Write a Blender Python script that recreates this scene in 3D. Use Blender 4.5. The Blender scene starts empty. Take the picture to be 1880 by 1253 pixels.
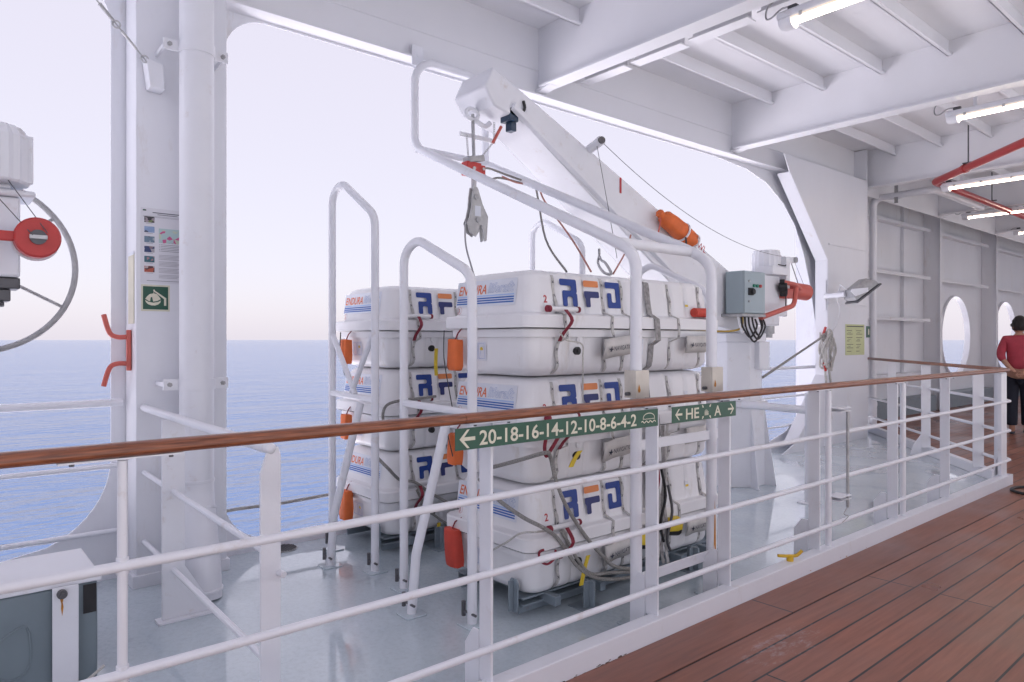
import bpy, math, random
from mathutils import Vector, Matrix
random.seed(7)
R = math.radians
SC = bpy.context.scene
COL = SC.collection

# ------------------------------------------------------------------ camera, sky, sun, exposure
EYE = 1.38                      # eye height over the deck; the camera stands at x = y = 0
YAW = math.atan2(1520, 1280)    # ship's length runs along +Y, the sea lies towards -X
FOC = 1280.0
cam = bpy.data.cameras.new('camera'); cam_o = bpy.data.objects.new('camera', cam); COL.objects.link(cam_o)
cam_o.location = (0, 0, EYE); cam_o.rotation_euler = (R(90), 0, YAW)
cam.sensor_width = 36; cam.lens = 36 * FOC / 1880; cam.shift_y = -2.5 / 1880
cam.clip_start = 0.05; cam.clip_end = 60000
SC.camera = cam_o
SC.view_settings.view_transform = 'Standard'; SC.view_settings.look = 'None'
SC.view_settings.gamma = 1.0; SC.view_settings.exposure = 2.42

SUN_EL, SUN_AZ = R(61), R(92)  # compass angle from +Y towards +X: high behind the ship's far side
world = bpy.data.worlds.new('World'); SC.world = world; world.use_nodes = True
wn, wl = world.node_tree.nodes, world.node_tree.links
wn.clear()
wo = wn.new('ShaderNodeOutputWorld'); bg = wn.new('ShaderNodeBackground'); bg.inputs[1].default_value = 0.1
sky = wn.new('ShaderNodeTexSky'); sky.sky_type = 'NISHITA'; sky.sun_disc = False
sky.sun_elevation = SUN_EL; sky.sun_rotation = SUN_AZ
sky.air_density = 1.0; sky.dust_density = 2.0; sky.ozone_density = 1.0
hz = wn.new('ShaderNodeMix'); hz.data_type = 'RGBA'; hz.inputs[0].default_value = 0.92   # pale sea haze over the blue
hz.inputs[7].default_value = (1.56, 1.445, 1.61, 1)
wl.new(sky.outputs[0], hz.inputs[6]); wl.new(hz.outputs[2], bg.inputs[0]); wl.new(bg.outputs[0], wo.inputs[0])

sl = bpy.data.lights.new('sun', 'SUN'); sl.energy = 5.0; sl.angle = R(0.5); sl.color = (1, 0.965, 0.93)
so = bpy.data.objects.new('sun', sl); COL.objects.link(so)
sd = Vector((math.sin(SUN_AZ) * math.cos(SUN_EL), math.cos(SUN_AZ) * math.cos(SUN_EL), math.sin(SUN_EL)))
so.rotation_euler = sd.to_track_quat('Z', 'Y').to_euler(); so.location = (8, 0, 30)

# ------------------------------------------------------------------ measuring helpers: a direction seen from the eye, met with a real plane
FX, FY, RX, RY = -math.sin(YAW), math.cos(YAW), math.cos(YAW), math.sin(YAW)
def _ray(px):
    r = (px - 940) / FOC
    return FX + RX * r, FY + RY * r
def onz(px, py, z=0.0):
    d = FOC * (EYE - z) / (py - 624); a, b = _ray(px); return Vector((a * d, b * d, z))
def onx(px, py, x):
    a, b = _ray(px); d = x / a; return Vector((x, b * d, EYE - (py - 624) * d / FOC))
def ony(px, py, y):
    a, b = _ray(px); d = y / b; return Vector((a * d, y, EYE - (py - 624) * d / FOC))

# ------------------------------------------------------------------ materials
MATS = {}
def mat(name, col, rough=0.45, metal=0.0, var=0.0, vscale=3.0, bump=0.0, bscale=60.0, stain=None, stain_amt=0.0,
        stain_scale=2.0, stretch=None, spec=0.5, emit=None, estr=0.0, rvar=0.0, rscale=1.5, coat=0.0):
    m = bpy.data.materials.new(name); m.use_nodes = True; MATS[name] = m
    n, l = m.node_tree.nodes, m.node_tree.links
    b = n['Principled BSDF']
    b.inputs['Base Color'].default_value = (*col, 1); b.inputs['Roughness'].default_value = rough
    b.inputs['Metallic'].default_value = metal; b.inputs['Specular IOR Level'].default_value = spec
    if coat: b.inputs['Coat Weight'].default_value = coat; b.inputs['Coat Roughness'].default_value = 0.15
    if emit: b.inputs['Emission Color'].default_value = (*emit, 1); b.inputs['Emission Strength'].default_value = estr
    if not (var or bump or stain or rvar): return m
    g = n.new('ShaderNodeNewGeometry')
    mp = n.new('ShaderNodeMapping'); l.new(g.outputs['Position'], mp.inputs['Vector'])
    if stretch: mp.inputs['Scale'].default_value = stretch
    src = None
    if var:
        t = n.new('ShaderNodeTexNoise'); t.inputs['Scale'].default_value = vscale; t.inputs['Detail'].default_value = 6
        t.inputs['Roughness'].default_value = 0.62
        l.new(mp.outputs[0], t.inputs['Vector'])
        mr = n.new('ShaderNodeMapRange'); mr.inputs[1].default_value = 0.3; mr.inputs[2].default_value = 0.7
        mr.inputs[3].default_value = 1 - var; mr.inputs[4].default_value = 1 + var * 0.35
        l.new(t.outputs[0], mr.inputs[0])
        mx = n.new('ShaderNodeVectorMath'); mx.operation = 'SCALE'; mx.inputs[0].default_value = col
        l.new(mr.outputs[0], mx.inputs['Scale']); src = mx.outputs[0]
    if stain:
        t = n.new('ShaderNodeTexNoise'); t.inputs['Scale'].default_value = stain_scale; t.inputs['Detail'].default_value = 8
        t.inputs['Roughness'].default_value = 0.7; l.new(mp.outputs[0], t.inputs['Vector'])
        mr = n.new('ShaderNodeMapRange'); mr.inputs[1].default_value = 0.60; mr.inputs[2].default_value = 0.74
        mr.inputs[3].default_value = 0; mr.inputs[4].default_value = stain_amt
        l.new(t.outputs[0], mr.inputs[0])
        mx = n.new('ShaderNodeMix'); mx.data_type = 'RGBA'; l.new(mr.outputs[0], mx.inputs[0])
        if src: l.new(src, mx.inputs[6])
        else: mx.inputs[6].default_value = (*col, 1)
        mx.inputs[7].default_value = (*stain, 1); src = mx.outputs[2]
    if src: l.new(src, b.inputs['Base Color'])
    if rvar:
        t = n.new('ShaderNodeTexNoise'); t.inputs['Scale'].default_value = rscale; t.inputs['Detail'].default_value = 5
        l.new(g.outputs['Position'], t.inputs['Vector'])
        mr = n.new('ShaderNodeMapRange'); mr.inputs[1].default_value = 0.38; mr.inputs[2].default_value = 0.62
        mr.inputs[3].default_value = max(0.02, rough - rvar); mr.inputs[4].default_value = rough + rvar
        l.new(t.outputs[0], mr.inputs[0]); l.new(mr.outputs[0], b.inputs['Roughness'])
    if bump:
        t = n.new('ShaderNodeTexNoise'); t.inputs['Scale'].default_value = bscale; t.inputs['Detail'].default_value = 3
        l.new(g.outputs['Position'], t.inputs['Vector'])
        bp = n.new('ShaderNodeBump'); bp.inputs['Strength'].default_value = bump; bp.inputs['Distance'].default_value = 0.01
        l.new(t.outputs[0], bp.inputs['Height']); l.new(bp.outputs[0], b.inputs['Normal'])
    return m

WHITE = mat('white_ship_paint', (.81, .82, .87), .38, var=.05, vscale=1.3, bump=.06, bscale=35, stain=(.55, .46, .38), stain_amt=.4, stain_scale=4.5, stretch=(1, 1, .28))
CEIL = mat('white_ceiling_paint', (.84, .845, .885), .42, var=.04, vscale=.8, bump=.05, bscale=14)
PIPEW = mat('white_pipe_paint', (.81, .82, .87), .3, var=.04, vscale=4, bump=.05, bscale=80, stain=(.45, .33, .24), stain_amt=.35, stain_scale=7)
FIBRE = mat('white_fibreglass', (.84, .84, .86), .32, var=.06, vscale=2.5, bump=.04, bscale=25, stain=(.50, .43, .33), stain_amt=.5, stain_scale=5, stretch=(1, 1, .35))
GREYP = mat('grey_steel_paint', (.23, .28, .32), .4, var=.12, vscale=6, bump=.1, bscale=50, stain=(.17, .09, .05), stain_amt=.5, stain_scale=6)
BOXGREY = mat('grey_box_paint', (.20, .25, .28), .35, var=.1, vscale=2.5, bump=.12, bscale=18)
CTRL = mat('blue_grey_enamel', (.36, .44, .48), .33, var=.04, vscale=5, bump=.03)
STEEL = mat('stainless_steel', (.55, .55, .56), .4, .55, var=.1, vscale=20)
GALV = mat('galvanised_steel', (.45, .45, .46), .5, .8, var=.2, vscale=25, bump=.1, bscale=90)
DKMET = mat('dark_grey_metal', (.13, .13, .14), .45, .5, var=.2, vscale=15)
BLACK = mat('black_rubber', (.018, .018, .02), .5, var=.2, vscale=20)
BLUEBLK = mat('dark_blue_plastic', (.02, .05, .10), .35, var=.15, vscale=20)
REDP = mat('red_paint', (.56, .05, .045), .35, var=.12, vscale=9, bump=.06, bscale=60)
REDPIPE = mat('red_pipe_paint', (.42, .035, .035), .3, var=.1, vscale=6)
CORAL = mat('faded_red_paint', (.62, .13, .10), .4, var=.14, vscale=9)
ORANGE = mat('orange_bag_fabric', (.80, .17, .04), .6, var=.16, vscale=9, bump=.3, bscale=28)
REDBAG = mat('red_bag_fabric', (.60, .06, .035), .55, var=.16, vscale=9, bump=.3, bscale=28)
REDWEB = mat('dark_red_webbing', (.24, .02, .04), .7, var=.2, vscale=30)
YELLOW = mat('yellow_paint', (.72, .45, .03), .45, var=.15, vscale=12)
YELTAPE = mat('yellow_tape', (.75, .55, .04), .5, var=.1, vscale=12)
ROPE = mat('grey_rope', (.36, .35, .33), .85, var=.45, vscale=160, bump=.6, bscale=220)
ROPEW = mat('white_rope', (.62, .60, .57), .85, var=.35, vscale=140, bump=.5, bscale=220)
ROPER = mat('pink_cord', (.55, .26, .22), .8, var=.3, vscale=160)
WEB = mat('grey_webbing', (.36, .35, .35), .8, var=.45, vscale=45, stain=(.08, .08, .08), stain_amt=.8, stain_scale=40)
WEBL = mat('light_webbing', (.56, .55, .54), .8, var=.3, vscale=60)
SIGNG = mat('sign_green', (.010, .085, .048), .32, var=.15, vscale=8)
CREAM = mat('sign_cream', (.72, .70, .56), .4, var=.1, vscale=30)
LOGOB = mat('logo_blue', (.012, .05, .27), .35, var=.08, vscale=12)
LOGON = mat('logo_navy', (.025, .035, .16), .35, var=.08, vscale=12)
LOGOO = mat('logo_orange', (.80, .27, .09), .4, var=.1, vscale=14)
LETO = mat('letter_orange', (.80, .20, .08), .45, var=.2, vscale=30)
LETB = mat('letter_blue', (.25, .36, .62), .45)
STRB = mat('stripe_blue', (.03, .13, .46), .4)
STRL = mat('stripe_pale_blue', (.40, .55, .82), .4)
LABELP = mat('label_pale_blue', (.74, .77, .84), .35, var=.05, vscale=12)
REDLET = mat('red_lettering', (.50, .04, .05), .45)
INK = mat('dark_ink', (.03, .035, .06), .6)
PAPER = mat('poster_paper', (.74, .74, .79), .4, var=.03, vscale=6)
YPAPER = mat('yellow_green_paper', (.62, .66, .36), .5, var=.08, vscale=14)
CPAPER = mat('cream_paper', (.66, .63, .52), .6, var=.08, vscale=12)
CANVAS = mat('white_canvas', (.62, .60, .58), .7, var=.12, vscale=14, bump=.15, bscale=40)
PLATE = mat('weathered_plate', (.66, .62, .55), .5, var=.15, vscale=8, stain=(.42, .22, .10), stain_amt=.8, stain_scale=7)
RUST = mat('orange_rust', (.55, .24, .04), .8, var=.35, vscale=25)
SKIN = mat('skin', (.50, .27, .19), .5, var=.06, vscale=20)
REDTOP = mat('red_knit', (.46, .055, .085), .8, var=.15, vscale=12, bump=.2, bscale=120)
NAVY = mat('navy_cloth', (.012, .015, .03), .8, var=.2, vscale=12, bump=.15, bscale=60)
SHOE = mat('grey_shoe', (.11, .12, .14), .6)
HAIR = mat('black_hair', (.012, .010, .010), .5, bump=1.0, bscale=70)
LENSG = mat('dark_lens', (.02, .02, .025), .1)
TUBE = mat('lit_tube', (.9, .8, .7), .4, emit=(1, .86, .70), estr=4.0)
DIFF = mat('lamp_diffuser', (.80, .70, .60), .3, emit=(1, .82, .66), estr=.12)
GREENB = mat('green_button', (.02, .22, .14), .3); REDB = mat('red_button', (.5, .05, .04), .3)
GOLD = mat('yellow_cable', (.42, .28, .04), .5)
def photo_mat(name, a, b_, c, sc):
    m = bpy.data.materials.new(name); m.use_nodes = True; n, l = m.node_tree.nodes, m.node_tree.links
    g = n.new('ShaderNodeNewGeometry'); t = n.new('ShaderNodeTexVoronoi'); t.inputs['Scale'].default_value = sc
    l.new(g.outputs['Position'], t.inputs['Vector'])
    s = n.new('ShaderNodeSeparateColor'); l.new(t.outputs['Color'], s.inputs[0])
    r = n.new('ShaderNodeValToRGB'); r.color_ramp.interpolation = 'CONSTANT'
    e = r.color_ramp.elements; e[0].color = (*a, 1); e[1].position = .55; e[1].color = (*b_, 1)
    k = e.new(.8); k.color = (*c, 1)
    l.new(s.outputs[0], r.inputs[0]); l.new(r.outputs[0], n['Principled BSDF'].inputs['Base Color'])
    return m
PHOTOS = [photo_mat('print_grey', (.05, .05, .06), (.2, .25, .12), (.35, .3, .33), 70), photo_mat('print_pale_blue', (.25, .35, .55), (.3, .4, .6), (.06, .07, .12), 45),
          photo_mat('print_slate', (.16, .24, .32), (.4, .45, .5), (.05, .04, .05), 60), photo_mat('print_dusk', (.04, .06, .16), (.4, .38, .42), (.25, .18, .2), 45),
          photo_mat('print_teal', (.04, .13, .17), (.06, .16, .2), (.35, .2, .22), 50), photo_mat('print_red', (.45, .10, .06), (.1, .04, .05), (.5, .4, .4), 60),
          photo_mat('print_chart', (.45, .6, .6), (.55, .62, .5), (.6, .12, .28), 40)]

def wood_mat(name='teak_deck', row=.126, length=4.2):
    m = bpy.data.materials.new(name); m.use_nodes = True; n, l = m.node_tree.nodes, m.node_tree.links
    b = n['Principled BSDF']
    g = n.new('ShaderNodeNewGeometry'); sp = n.new('ShaderNodeSeparateXYZ'); l.new(g.outputs['Position'], sp.inputs[0])
    cb = n.new('ShaderNodeCombineXYZ'); sh = n.new('ShaderNodeMath'); sh.inputs[1].default_value = 1.772 + .126 * 100; l.new(sp.outputs[0], sh.inputs[0]); l.new(sp.outputs[1], cb.inputs[0]); l.new(sh.outputs[0], cb.inputs[1])
    br = n.new('ShaderNodeTexBrick'); br.offset = .37; br.offset_frequency = 3; br.squash = 1
    br.inputs['Scale'].default_value = 1; br.inputs['Brick Width'].default_value = length; br.inputs['Row Height'].default_value = row
    br.inputs['Mortar Size'].default_value = .0055; br.inputs['Mortar Smooth'].default_value = .2; br.inputs['Bias'].default_value = 0
    br.inputs['Color1'].default_value = (.250, .098, .064, 1); br.inputs['Color2'].default_value = (.300, .124, .082, 1)
    br.inputs['Mortar'].default_value = (.02, .022, .028, 1)
    l.new(cb.outputs[0], br.inputs['Vector'])
    mp = n.new('ShaderNodeMapping'); mp.inputs['Scale'].default_value = (26, 1.6, 1); l.new(g.outputs['Position'], mp.inputs[0])
    t = n.new('ShaderNodeTexNoise'); t.inputs['Scale'].default_value = 1.6; t.inputs['Detail'].default_value = 7; t.inputs['Roughness'].default_value = .6
    l.new(mp.outputs[0], t.inputs[0])
    mr = n.new('ShaderNodeMapRange'); mr.inputs[1].default_value = .3; mr.inputs[2].default_value = .7; mr.inputs[3].default_value = .80; mr.inputs[4].default_value = 1.16
    l.new(t.outputs[0], mr.inputs[0])
    t2 = n.new('ShaderNodeTexNoise'); t2.inputs['Scale'].default_value = 1.1; t2.inputs['Detail'].default_value = 5; l.new(g.outputs['Position'], t2.inputs[0])
    mr2 = n.new('ShaderNodeMapRange'); mr2.inputs[1].default_value = .3; mr2.inputs[2].default_value = .7; mr2.inputs[3].default_value = .78; mr2.inputs[4].default_value = 1.2
    l.new(t2.outputs[0], mr2.inputs[0])
    mu = n.new('ShaderNodeMath'); mu.operation = 'MULTIPLY'; l.new(mr.outputs[0], mu.inputs[0]); l.new(mr2.outputs[0], mu.inputs[1])
    vs = n.new('ShaderNodeVectorMath'); vs.operation = 'SCALE'; l.new(br.outputs[0], vs.inputs[0]); l.new(mu.outputs[0], vs.inputs['Scale'])
    # worn whitish scuffs where one plank pair has been rubbed
    vd = n.new('ShaderNodeVectorMath'); vd.operation = 'DISTANCE'
    mp3 = n.new('ShaderNodeMapping'); mp3.inputs['Scale'].default_value = (2.4, .8, 1); mp3.inputs['Location'].default_value = (1.62 * 2.4, -2.95 * .8, 0)
    l.new(g.outputs['Position'], mp3.inputs[0]); l.new(mp3.outputs[0], vd.inputs[0]); vd.inputs[1].default_value = (0, 0, 0)
    md = n.new('ShaderNodeMapRange'); md.inputs[1].default_value = .1; md.inputs[2].default_value = .55; md.inputs[3].default_value = .16; md.inputs[4].default_value = -.1; l.new(vd.outputs['Value'], md.inputs[0])
    t3 = n.new('ShaderNodeTexNoise'); t3.inputs['Scale'].default_value = 24; t3.inputs['Detail'].default_value = 9; t3.inputs['Roughness'].default_value = .75
    mp4 = n.new('ShaderNodeMapping'); mp4.inputs['Scale'].default_value = (1.3, .5, 1); l.new(g.outputs['Position'], mp4.inputs[0]); l.new(mp4.outputs[0], t3.inputs[0])
    ad = n.new('ShaderNodeMath'); l.new(t3.outputs[0], ad.inputs[0]); l.new(md.outputs[0], ad.inputs[1])
    mr3 = n.new('ShaderNodeMapRange'); mr3.inputs[1].default_value = .63; mr3.inputs[2].default_value = .86; mr3.inputs[3].default_value = 0; mr3.inputs[4].default_value = .6; l.new(ad.outputs[0], mr3.inputs[0])
    mx = n.new('ShaderNodeMix'); mx.data_type = 'RGBA'; l.new(mr3.outputs[0], mx.inputs[0]); l.new(vs.outputs[0], mx.inputs[6]); mx.inputs[7].default_value = (.5, .46, .48, 1)
    l.new(mx.outputs[2], b.inputs['Base Color'])
    rr = n.new('ShaderNodeMapRange'); rr.inputs[1].default_value = .35; rr.inputs[2].default_value = .65; rr.inputs[3].default_value = .26; rr.inputs[4].default_value = .5
    l.new(t2.outputs[0], rr.inputs[0]); l.new(rr.outputs[0], b.inputs['Roughness'])
    bp = n.new('ShaderNodeBump'); bp.inputs['Strength'].default_value = .25; bp.inputs['Distance'].default_value = .003; bp.invert = True
    l.new(br.outputs['Fac'], bp.inputs['Height']); l.new(bp.outputs[0], b.inputs['Normal'])
    return m
def varnish_mat():
    m = bpy.data.materials.new('varnished_wood'); m.use_nodes = True; n, l = m.node_tree.nodes, m.node_tree.links
    b = n['Principled BSDF']; g = n.new('ShaderNodeNewGeometry')
    mp = n.new('ShaderNodeMapping'); mp.inputs['Scale'].default_value = (90, 5, 90); l.new(g.outputs['Position'], mp.inputs[0])
    t = n.new('ShaderNodeTexNoise'); t.inputs['Scale'].default_value = 2.2; t.inputs['Detail'].default_value = 6; l.new(mp.outputs[0], t.inputs[0])
    r = n.new('ShaderNodeValToRGB'); e = r.color_ramp.elements
    e[0].position = .3; e[0].color = (.12, .036, .017, 1); e[1].position = .72; e[1].color = (.37, .125, .055, 1)
    l.new(t.outputs[0], r.inputs[0]); l.new(r.outputs[0], b.inputs['Base Color'])
    b.inputs['Roughness'].default_value = .32; b.inputs['Coat Weight'].default_value = .25; b.inputs['Coat Roughness'].default_value = .2
    return m
def deckpaint_mat():
    m = bpy.data.materials.new('grey_deck_paint'); m.use_nodes = True; n, l = m.node_tree.nodes, m.node_tree.links
    b = n['Principled BSDF']; g = n.new('ShaderNodeNewGeometry')
    t = n.new('ShaderNodeTexNoise'); t.inputs['Scale'].default_value = 1.6; t.inputs['Detail'].default_value = 7; t.inputs['Roughness'].default_value = .62
    l.new(g.outputs['Position'], t.inputs[0])
    r = n.new('ShaderNodeValToRGB'); e = r.color_ramp.elements
    e[0].position = .33; e[0].color = (.46, .54, .595, 1); e[1].position = .7; e[1].color = (.56, .64, .685, 1)
    l.new(t.outputs[0], r.inputs[0])
    # rust-brown stains near the raft feet
    t4 = n.new('ShaderNodeTexNoise'); t4.inputs['Scale'].default_value = 2.3; t4.inputs['Detail'].default_value = 8; t4.inputs['Roughness'].default_value = .7; l.new(g.outputs['Position'], t4.inputs[0])
    m4 = n.new('ShaderNodeMapRange'); m4.inputs[1].default_value = .63; m4.inputs[2].default_value = .8; m4.inputs[3].default_value = 0; m4.inputs[4].default_value = .5; l.new(t4.outputs[0], m4.inputs[0])
    mx = n.new('ShaderNodeMix'); mx.data_type = 'RGBA'; l.new(m4.outputs[0], mx.inputs[0]); l.new(r.outputs[0], mx.inputs[6]); mx.inputs[7].default_value = (.20, .18, .13, 1)
    t5 = n.new('ShaderNodeTexNoise'); t5.inputs['Scale'].default_value = 38; t5.inputs['Detail'].default_value = 6; t5.inputs['Roughness'].default_value = .75; l.new(g.outputs['Position'], t5.inputs[0])
    m5 = n.new('ShaderNodeMapRange'); m5.inputs[1].default_value = .25; m5.inputs[2].default_value = .55; m5.inputs[3].default_value = .84; m5.inputs[4].default_value = 1.03; l.new(t5.outputs[0], m5.inputs[0])
    v5 = n.new('ShaderNodeVectorMath'); v5.operation = 'SCALE'; l.new(mx.outputs[2], v5.inputs[0]); l.new(m5.outputs[0], v5.inputs['Scale'])
    l.new(v5.outputs[0], b.inputs['Base Color'])
    t2 = n.new('ShaderNodeTexNoise'); t2.inputs['Scale'].default_value = .9; t2.inputs['Detail'].default_value = 4; l.new(g.outputs['Position'], t2.inputs[0])
    rr = n.new('ShaderNodeMapRange'); rr.inputs[1].default_value = .47; rr.inputs[2].default_value = .55; rr.inputs[3].default_value = .045; rr.inputs[4].default_value = .26
    l.new(t2.outputs[0], rr.inputs[0]); l.new(rr.outputs[0], b.inputs['Roughness'])
    b.inputs['Coat Weight'].default_value = .9; b.inputs['Coat IOR'].default_value = 1.5; l.new(rr.outputs[0], b.inputs['Coat Roughness'])
    t3 = n.new('ShaderNodeTexNoise'); t3.inputs['Scale'].default_value = 5; t3.inputs['Detail'].default_value = 4; l.new(g.outputs['Position'], t3.inputs[0])
    bp = n.new('ShaderNodeBump'); bp.inputs['Strength'].default_value = .12; bp.inputs['Distance'].default_value = .012
    l.new(t3.outputs[0], bp.inputs['Height']); l.new(bp.outputs[0], b.inputs['Normal'])
    return m
def sea_mat():
    m = bpy.data.materials.new('sea_water'); m.use_nodes = True; n, l = m.node_tree.nodes, m.node_tree.links
    b = n['Principled BSDF']; g = n.new('ShaderNodeNewGeometry')
    b.inputs['Base Color'].default_value = (.026, .040, .080, 1); b.inputs['Roughness'].default_value = .12; b.inputs['IOR'].default_value = 1.33
    mp = n.new('ShaderNodeMapping'); mp.inputs['Rotation'].default_value = (0, 0, R(25)); mp.inputs['Scale'].default_value = (1, .42, 1); l.new(g.outputs['Position'], mp.inputs[0])
    prev = None
    for sc, st in ((.05, 3.4), (.16, 2.0), (.5, 1.05), (1.5, .36), (4, .08)):
        t = n.new('ShaderNodeTexNoise'); t.inputs['Scale'].default_value = sc; t.inputs['Detail'].default_value = 3; l.new(mp.outputs[0], t.inputs[0])
        k = n.new('ShaderNodeMath'); k.operation = 'MULTIPLY'; k.inputs[1].default_value = st; l.new(t.outputs[0], k.inputs[0])
        if prev is None: prev = k.outputs[0]
        else:
            a = n.new('ShaderNodeMath'); l.new(prev, a.inputs[0]); l.new(k.outputs[0], a.inputs[1]); prev = a.outputs[0]
    bp = n.new('ShaderNodeBump'); bp.inputs['Strength'].default_value = 1; bp.inputs['Distance'].default_value = 1.0
    l.new(prev, bp.inputs['Height']); l.new(bp.outputs[0], b.inputs['Normal'])
    return m
BOUNCEDECK = mat('bounce_deck_paint', (.16, .155, .16), .6, var=.08, vscale=2)
WOODM = wood_mat('teak_margin', 60, 5.3)
WOOD, VARN, DECK, SEA = wood_mat(), varnish_mat(), deckpaint_mat(), sea_mat()

# ------------------------------------------------------------------ mesh helpers
def fillet(pts, r, n=6, closed=False):
    pts = [Vector(p) for p in pts]; out = []; N = len(pts)
    for i, p in enumerate(pts):
        if not closed and i in (0, N - 1): out.append(p); continue
        a, c = pts[i - 1], pts[(i + 1) % N]
        u, v = (a - p), (c - p); lu, lv = u.length, v.length; u = u / lu; v = v / lv
        ang = u.angle(v)
        if ang > 3.1 or r <= 0: out.append(p); continue
        t = min(r / math.tan(ang / 2), lu * .48, lv * .48); rr = t * math.tan(ang / 2)
        cen = p + (u + v).normalized() * (rr / math.sin(ang / 2)); A, C = p + u * t - cen, p + v * t - cen
        tot = A.angle(C)
        for k in range(n + 1):
            f = k / n
            out.append(cen + (A * math.sin((1 - f) * tot) + C * math.sin(f * tot)) / math.sin(tot))
    return out
class MB:
    def __init__(s): s.v = []; s.f = []; s.m = []; s.cur = 0
    def add(s, vs, fs):
        b = len(s.v); s.v += [Vector(p) for p in vs]; s.f += [tuple(b + i for i in f) for f in fs]; s.m += [s.cur] * len(fs); return s
    def box(s, a, b, mtx=None):
        x0, y0, z0 = a; x1, y1, z1 = b
        vs = [Vector(p) for p in ((x0, y0, z0), (x1, y0, z0), (x1, y1, z0), (x0, y1, z0), (x0, y0, z1), (x1, y0, z1), (x1, y1, z1), (x0, y1, z1))]
        if mtx is not None: vs = [mtx @ p for p in vs]
        return s.add(vs, [(3, 2, 1, 0), (4, 5, 6, 7), (0, 1, 5, 4), (1, 2, 6, 5), (2, 3, 7, 6), (3, 0, 4, 7)])
    def tube(s, pts, r, n=10, closed=False, caps=True):
        pts = [Vector(p) for p in pts]; N = len(pts); rs = r if isinstance(r, (list, tuple)) else [r] * N
        def tan(i):
            a = pts[(i - 1) % N] if (closed or i) else pts[0]; c = pts[(i + 1) % N] if (closed or i < N - 1) else pts[-1]
            d = c - a; return d.normalized() if d.length > 1e-9 else Vector((0, 0, 1))
        t = tan(0); u = t.orthogonal().normalized(); vs = []
        for i in range(N):
            t2 = tan(i); u = (u - t2 * u.dot(t2))
            u = u.normalized() if u.length > 1e-6 else t2.orthogonal().normalized(); w = t2.cross(u)
            k = 1.0
            if 0 < i < N - 1 or closed:
                a = (pts[i] - pts[i - 1]).normalized(); k = 1 / max(.5, a.dot(t2))
            for j in range(n):
                q = 2 * math.pi * j / n; vs.append(pts[i] + (u * math.cos(q) + w * math.sin(q)) * rs[i])
        fs = []
        for i in range(N if closed else N - 1):
            for j in range(n):
                a, b = i * n + j, i * n + (j + 1) % n; i2 = ((i + 1) % N) * n
                fs.append((a, b, i2 + (j + 1) % n, i2 + j))
        if caps and not closed: fs += [tuple(range(n - 1, -1, -1)), tuple((N - 1) * n + j for j in range(n))]
        return s.add(vs, fs)
    def cyl(s, a, b, r, n=16, r2=None): return s.tube([a, b], [r, r if r2 is None else r2], n)
    def prism(s, poly, fn, a, b):            # poly: 2-D outline; fn(u, v, w) -> point; w from a to b
        n = len(poly); vs = [fn(u, v, a) for u, v in poly] + [fn(u, v, b) for u, v in poly]
        return s.add(vs, [tuple(range(n - 1, -1, -1)), tuple(range(n, 2 * n))] + [(i, (i + 1) % n, n + (i + 1) % n, n + i) for i in range(n)])
    def loft(s, rings, caps=True):
        n = len(rings[0]); vs = [p for r in rings for p in r]; fs = []
        for i in range(len(rings) - 1):
            for j in range(n): fs.append((i * n + j, i * n + (j + 1) % n, (i + 1) * n + (j + 1) % n, (i + 1) * n + j))
        if caps: fs += [tuple(range(n - 1, -1, -1)), tuple((len(rings) - 1) * n + j for j in range(n))]
        return s.add(vs, fs)
    def ball(s, c, r, nu=14, nv=9, sc=(1, 1, 1)):
        c = Vector(c); rings = []
        for i in range(nv):
            th = math.pi * (i + .5) / nv
            rings.append([c + Vector((math.cos(2 * math.pi * j / nu) * math.sin(th) * r * sc[0], math.sin(2 * math.pi * j / nu) * math.sin(th) * r * sc[1], -math.cos(th) * r * sc[2])) for j in range(nu)])
        return s.loft(rings)
    def ribbon(s, pts, wvec, th=.0015):
        w = Vector(wvec); pts = [Vector(p) for p in pts]; rings = []
        for i, p in enumerate(pts):
            t = (pts[min(i + 1, len(pts) - 1)] - pts[max(i - 1, 0)]).normalized(); nn = t.cross(w).normalized() * th
            rings.append([p - w / 2 - nn, p + w / 2 - nn, p + w / 2 + nn, p - w / 2 + nn])
        return s.loft(rings)
    def flat(s, poly, fn): return s.add([fn(u, v) for u, v in poly], [tuple(range(len(poly)))])
    def build(s, name, m, parent=None, bevel=0.0, ang=32, seg=2, smooth=True):
        off = Vector((0, 0, 0)); p = parent
        while p is not None: off += p.location; p = p.parent
        me = bpy.data.meshes.new(name); me.from_pydata([tuple(q - off) for q in s.v], [], s.f)
        for k in (m if isinstance(m, (list, tuple)) else [m]): me.materials.append(k)
        for i, pl in enumerate(me.polygons): pl.material_index = s.m[i]; pl.use_smooth = smooth
        me.update()
        import bmesh
        bm = bmesh.new(); bm.from_mesh(me); bmesh.ops.recalc_face_normals(bm, faces=bm.faces) if not getattr(s, 'keep', False) else None; bm.to_mesh(me); bm.free()
        if smooth: me.set_sharp_from_angle(angle=R(ang))
        o = bpy.data.objects.new(name, me); COL.objects.link(o)
        if parent is not None: o.parent = parent
        if bevel:
            b = o.modifiers.new('bevel', 'BEVEL'); b.width = bevel; b.segments = seg; b.limit_method = 'ANGLE'; b.angle_limit = R(40)
        return o
def tag(o, label, cat, group=None):
    o['label'] = label; o['category'] = cat
    if group: o['group'] = group
    return o
def struct(o, label=None):
    o['kind'] = 'structure'
    if label: o['label'] = label
    return o
def thing(name, label, cat, loc=(0, 0, 0), group=None):
    o = bpy.data.objects.new(name, None); o.empty_display_size = .1; COL.objects.link(o); o.location = loc
    return tag(o, label, cat, group)
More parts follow.
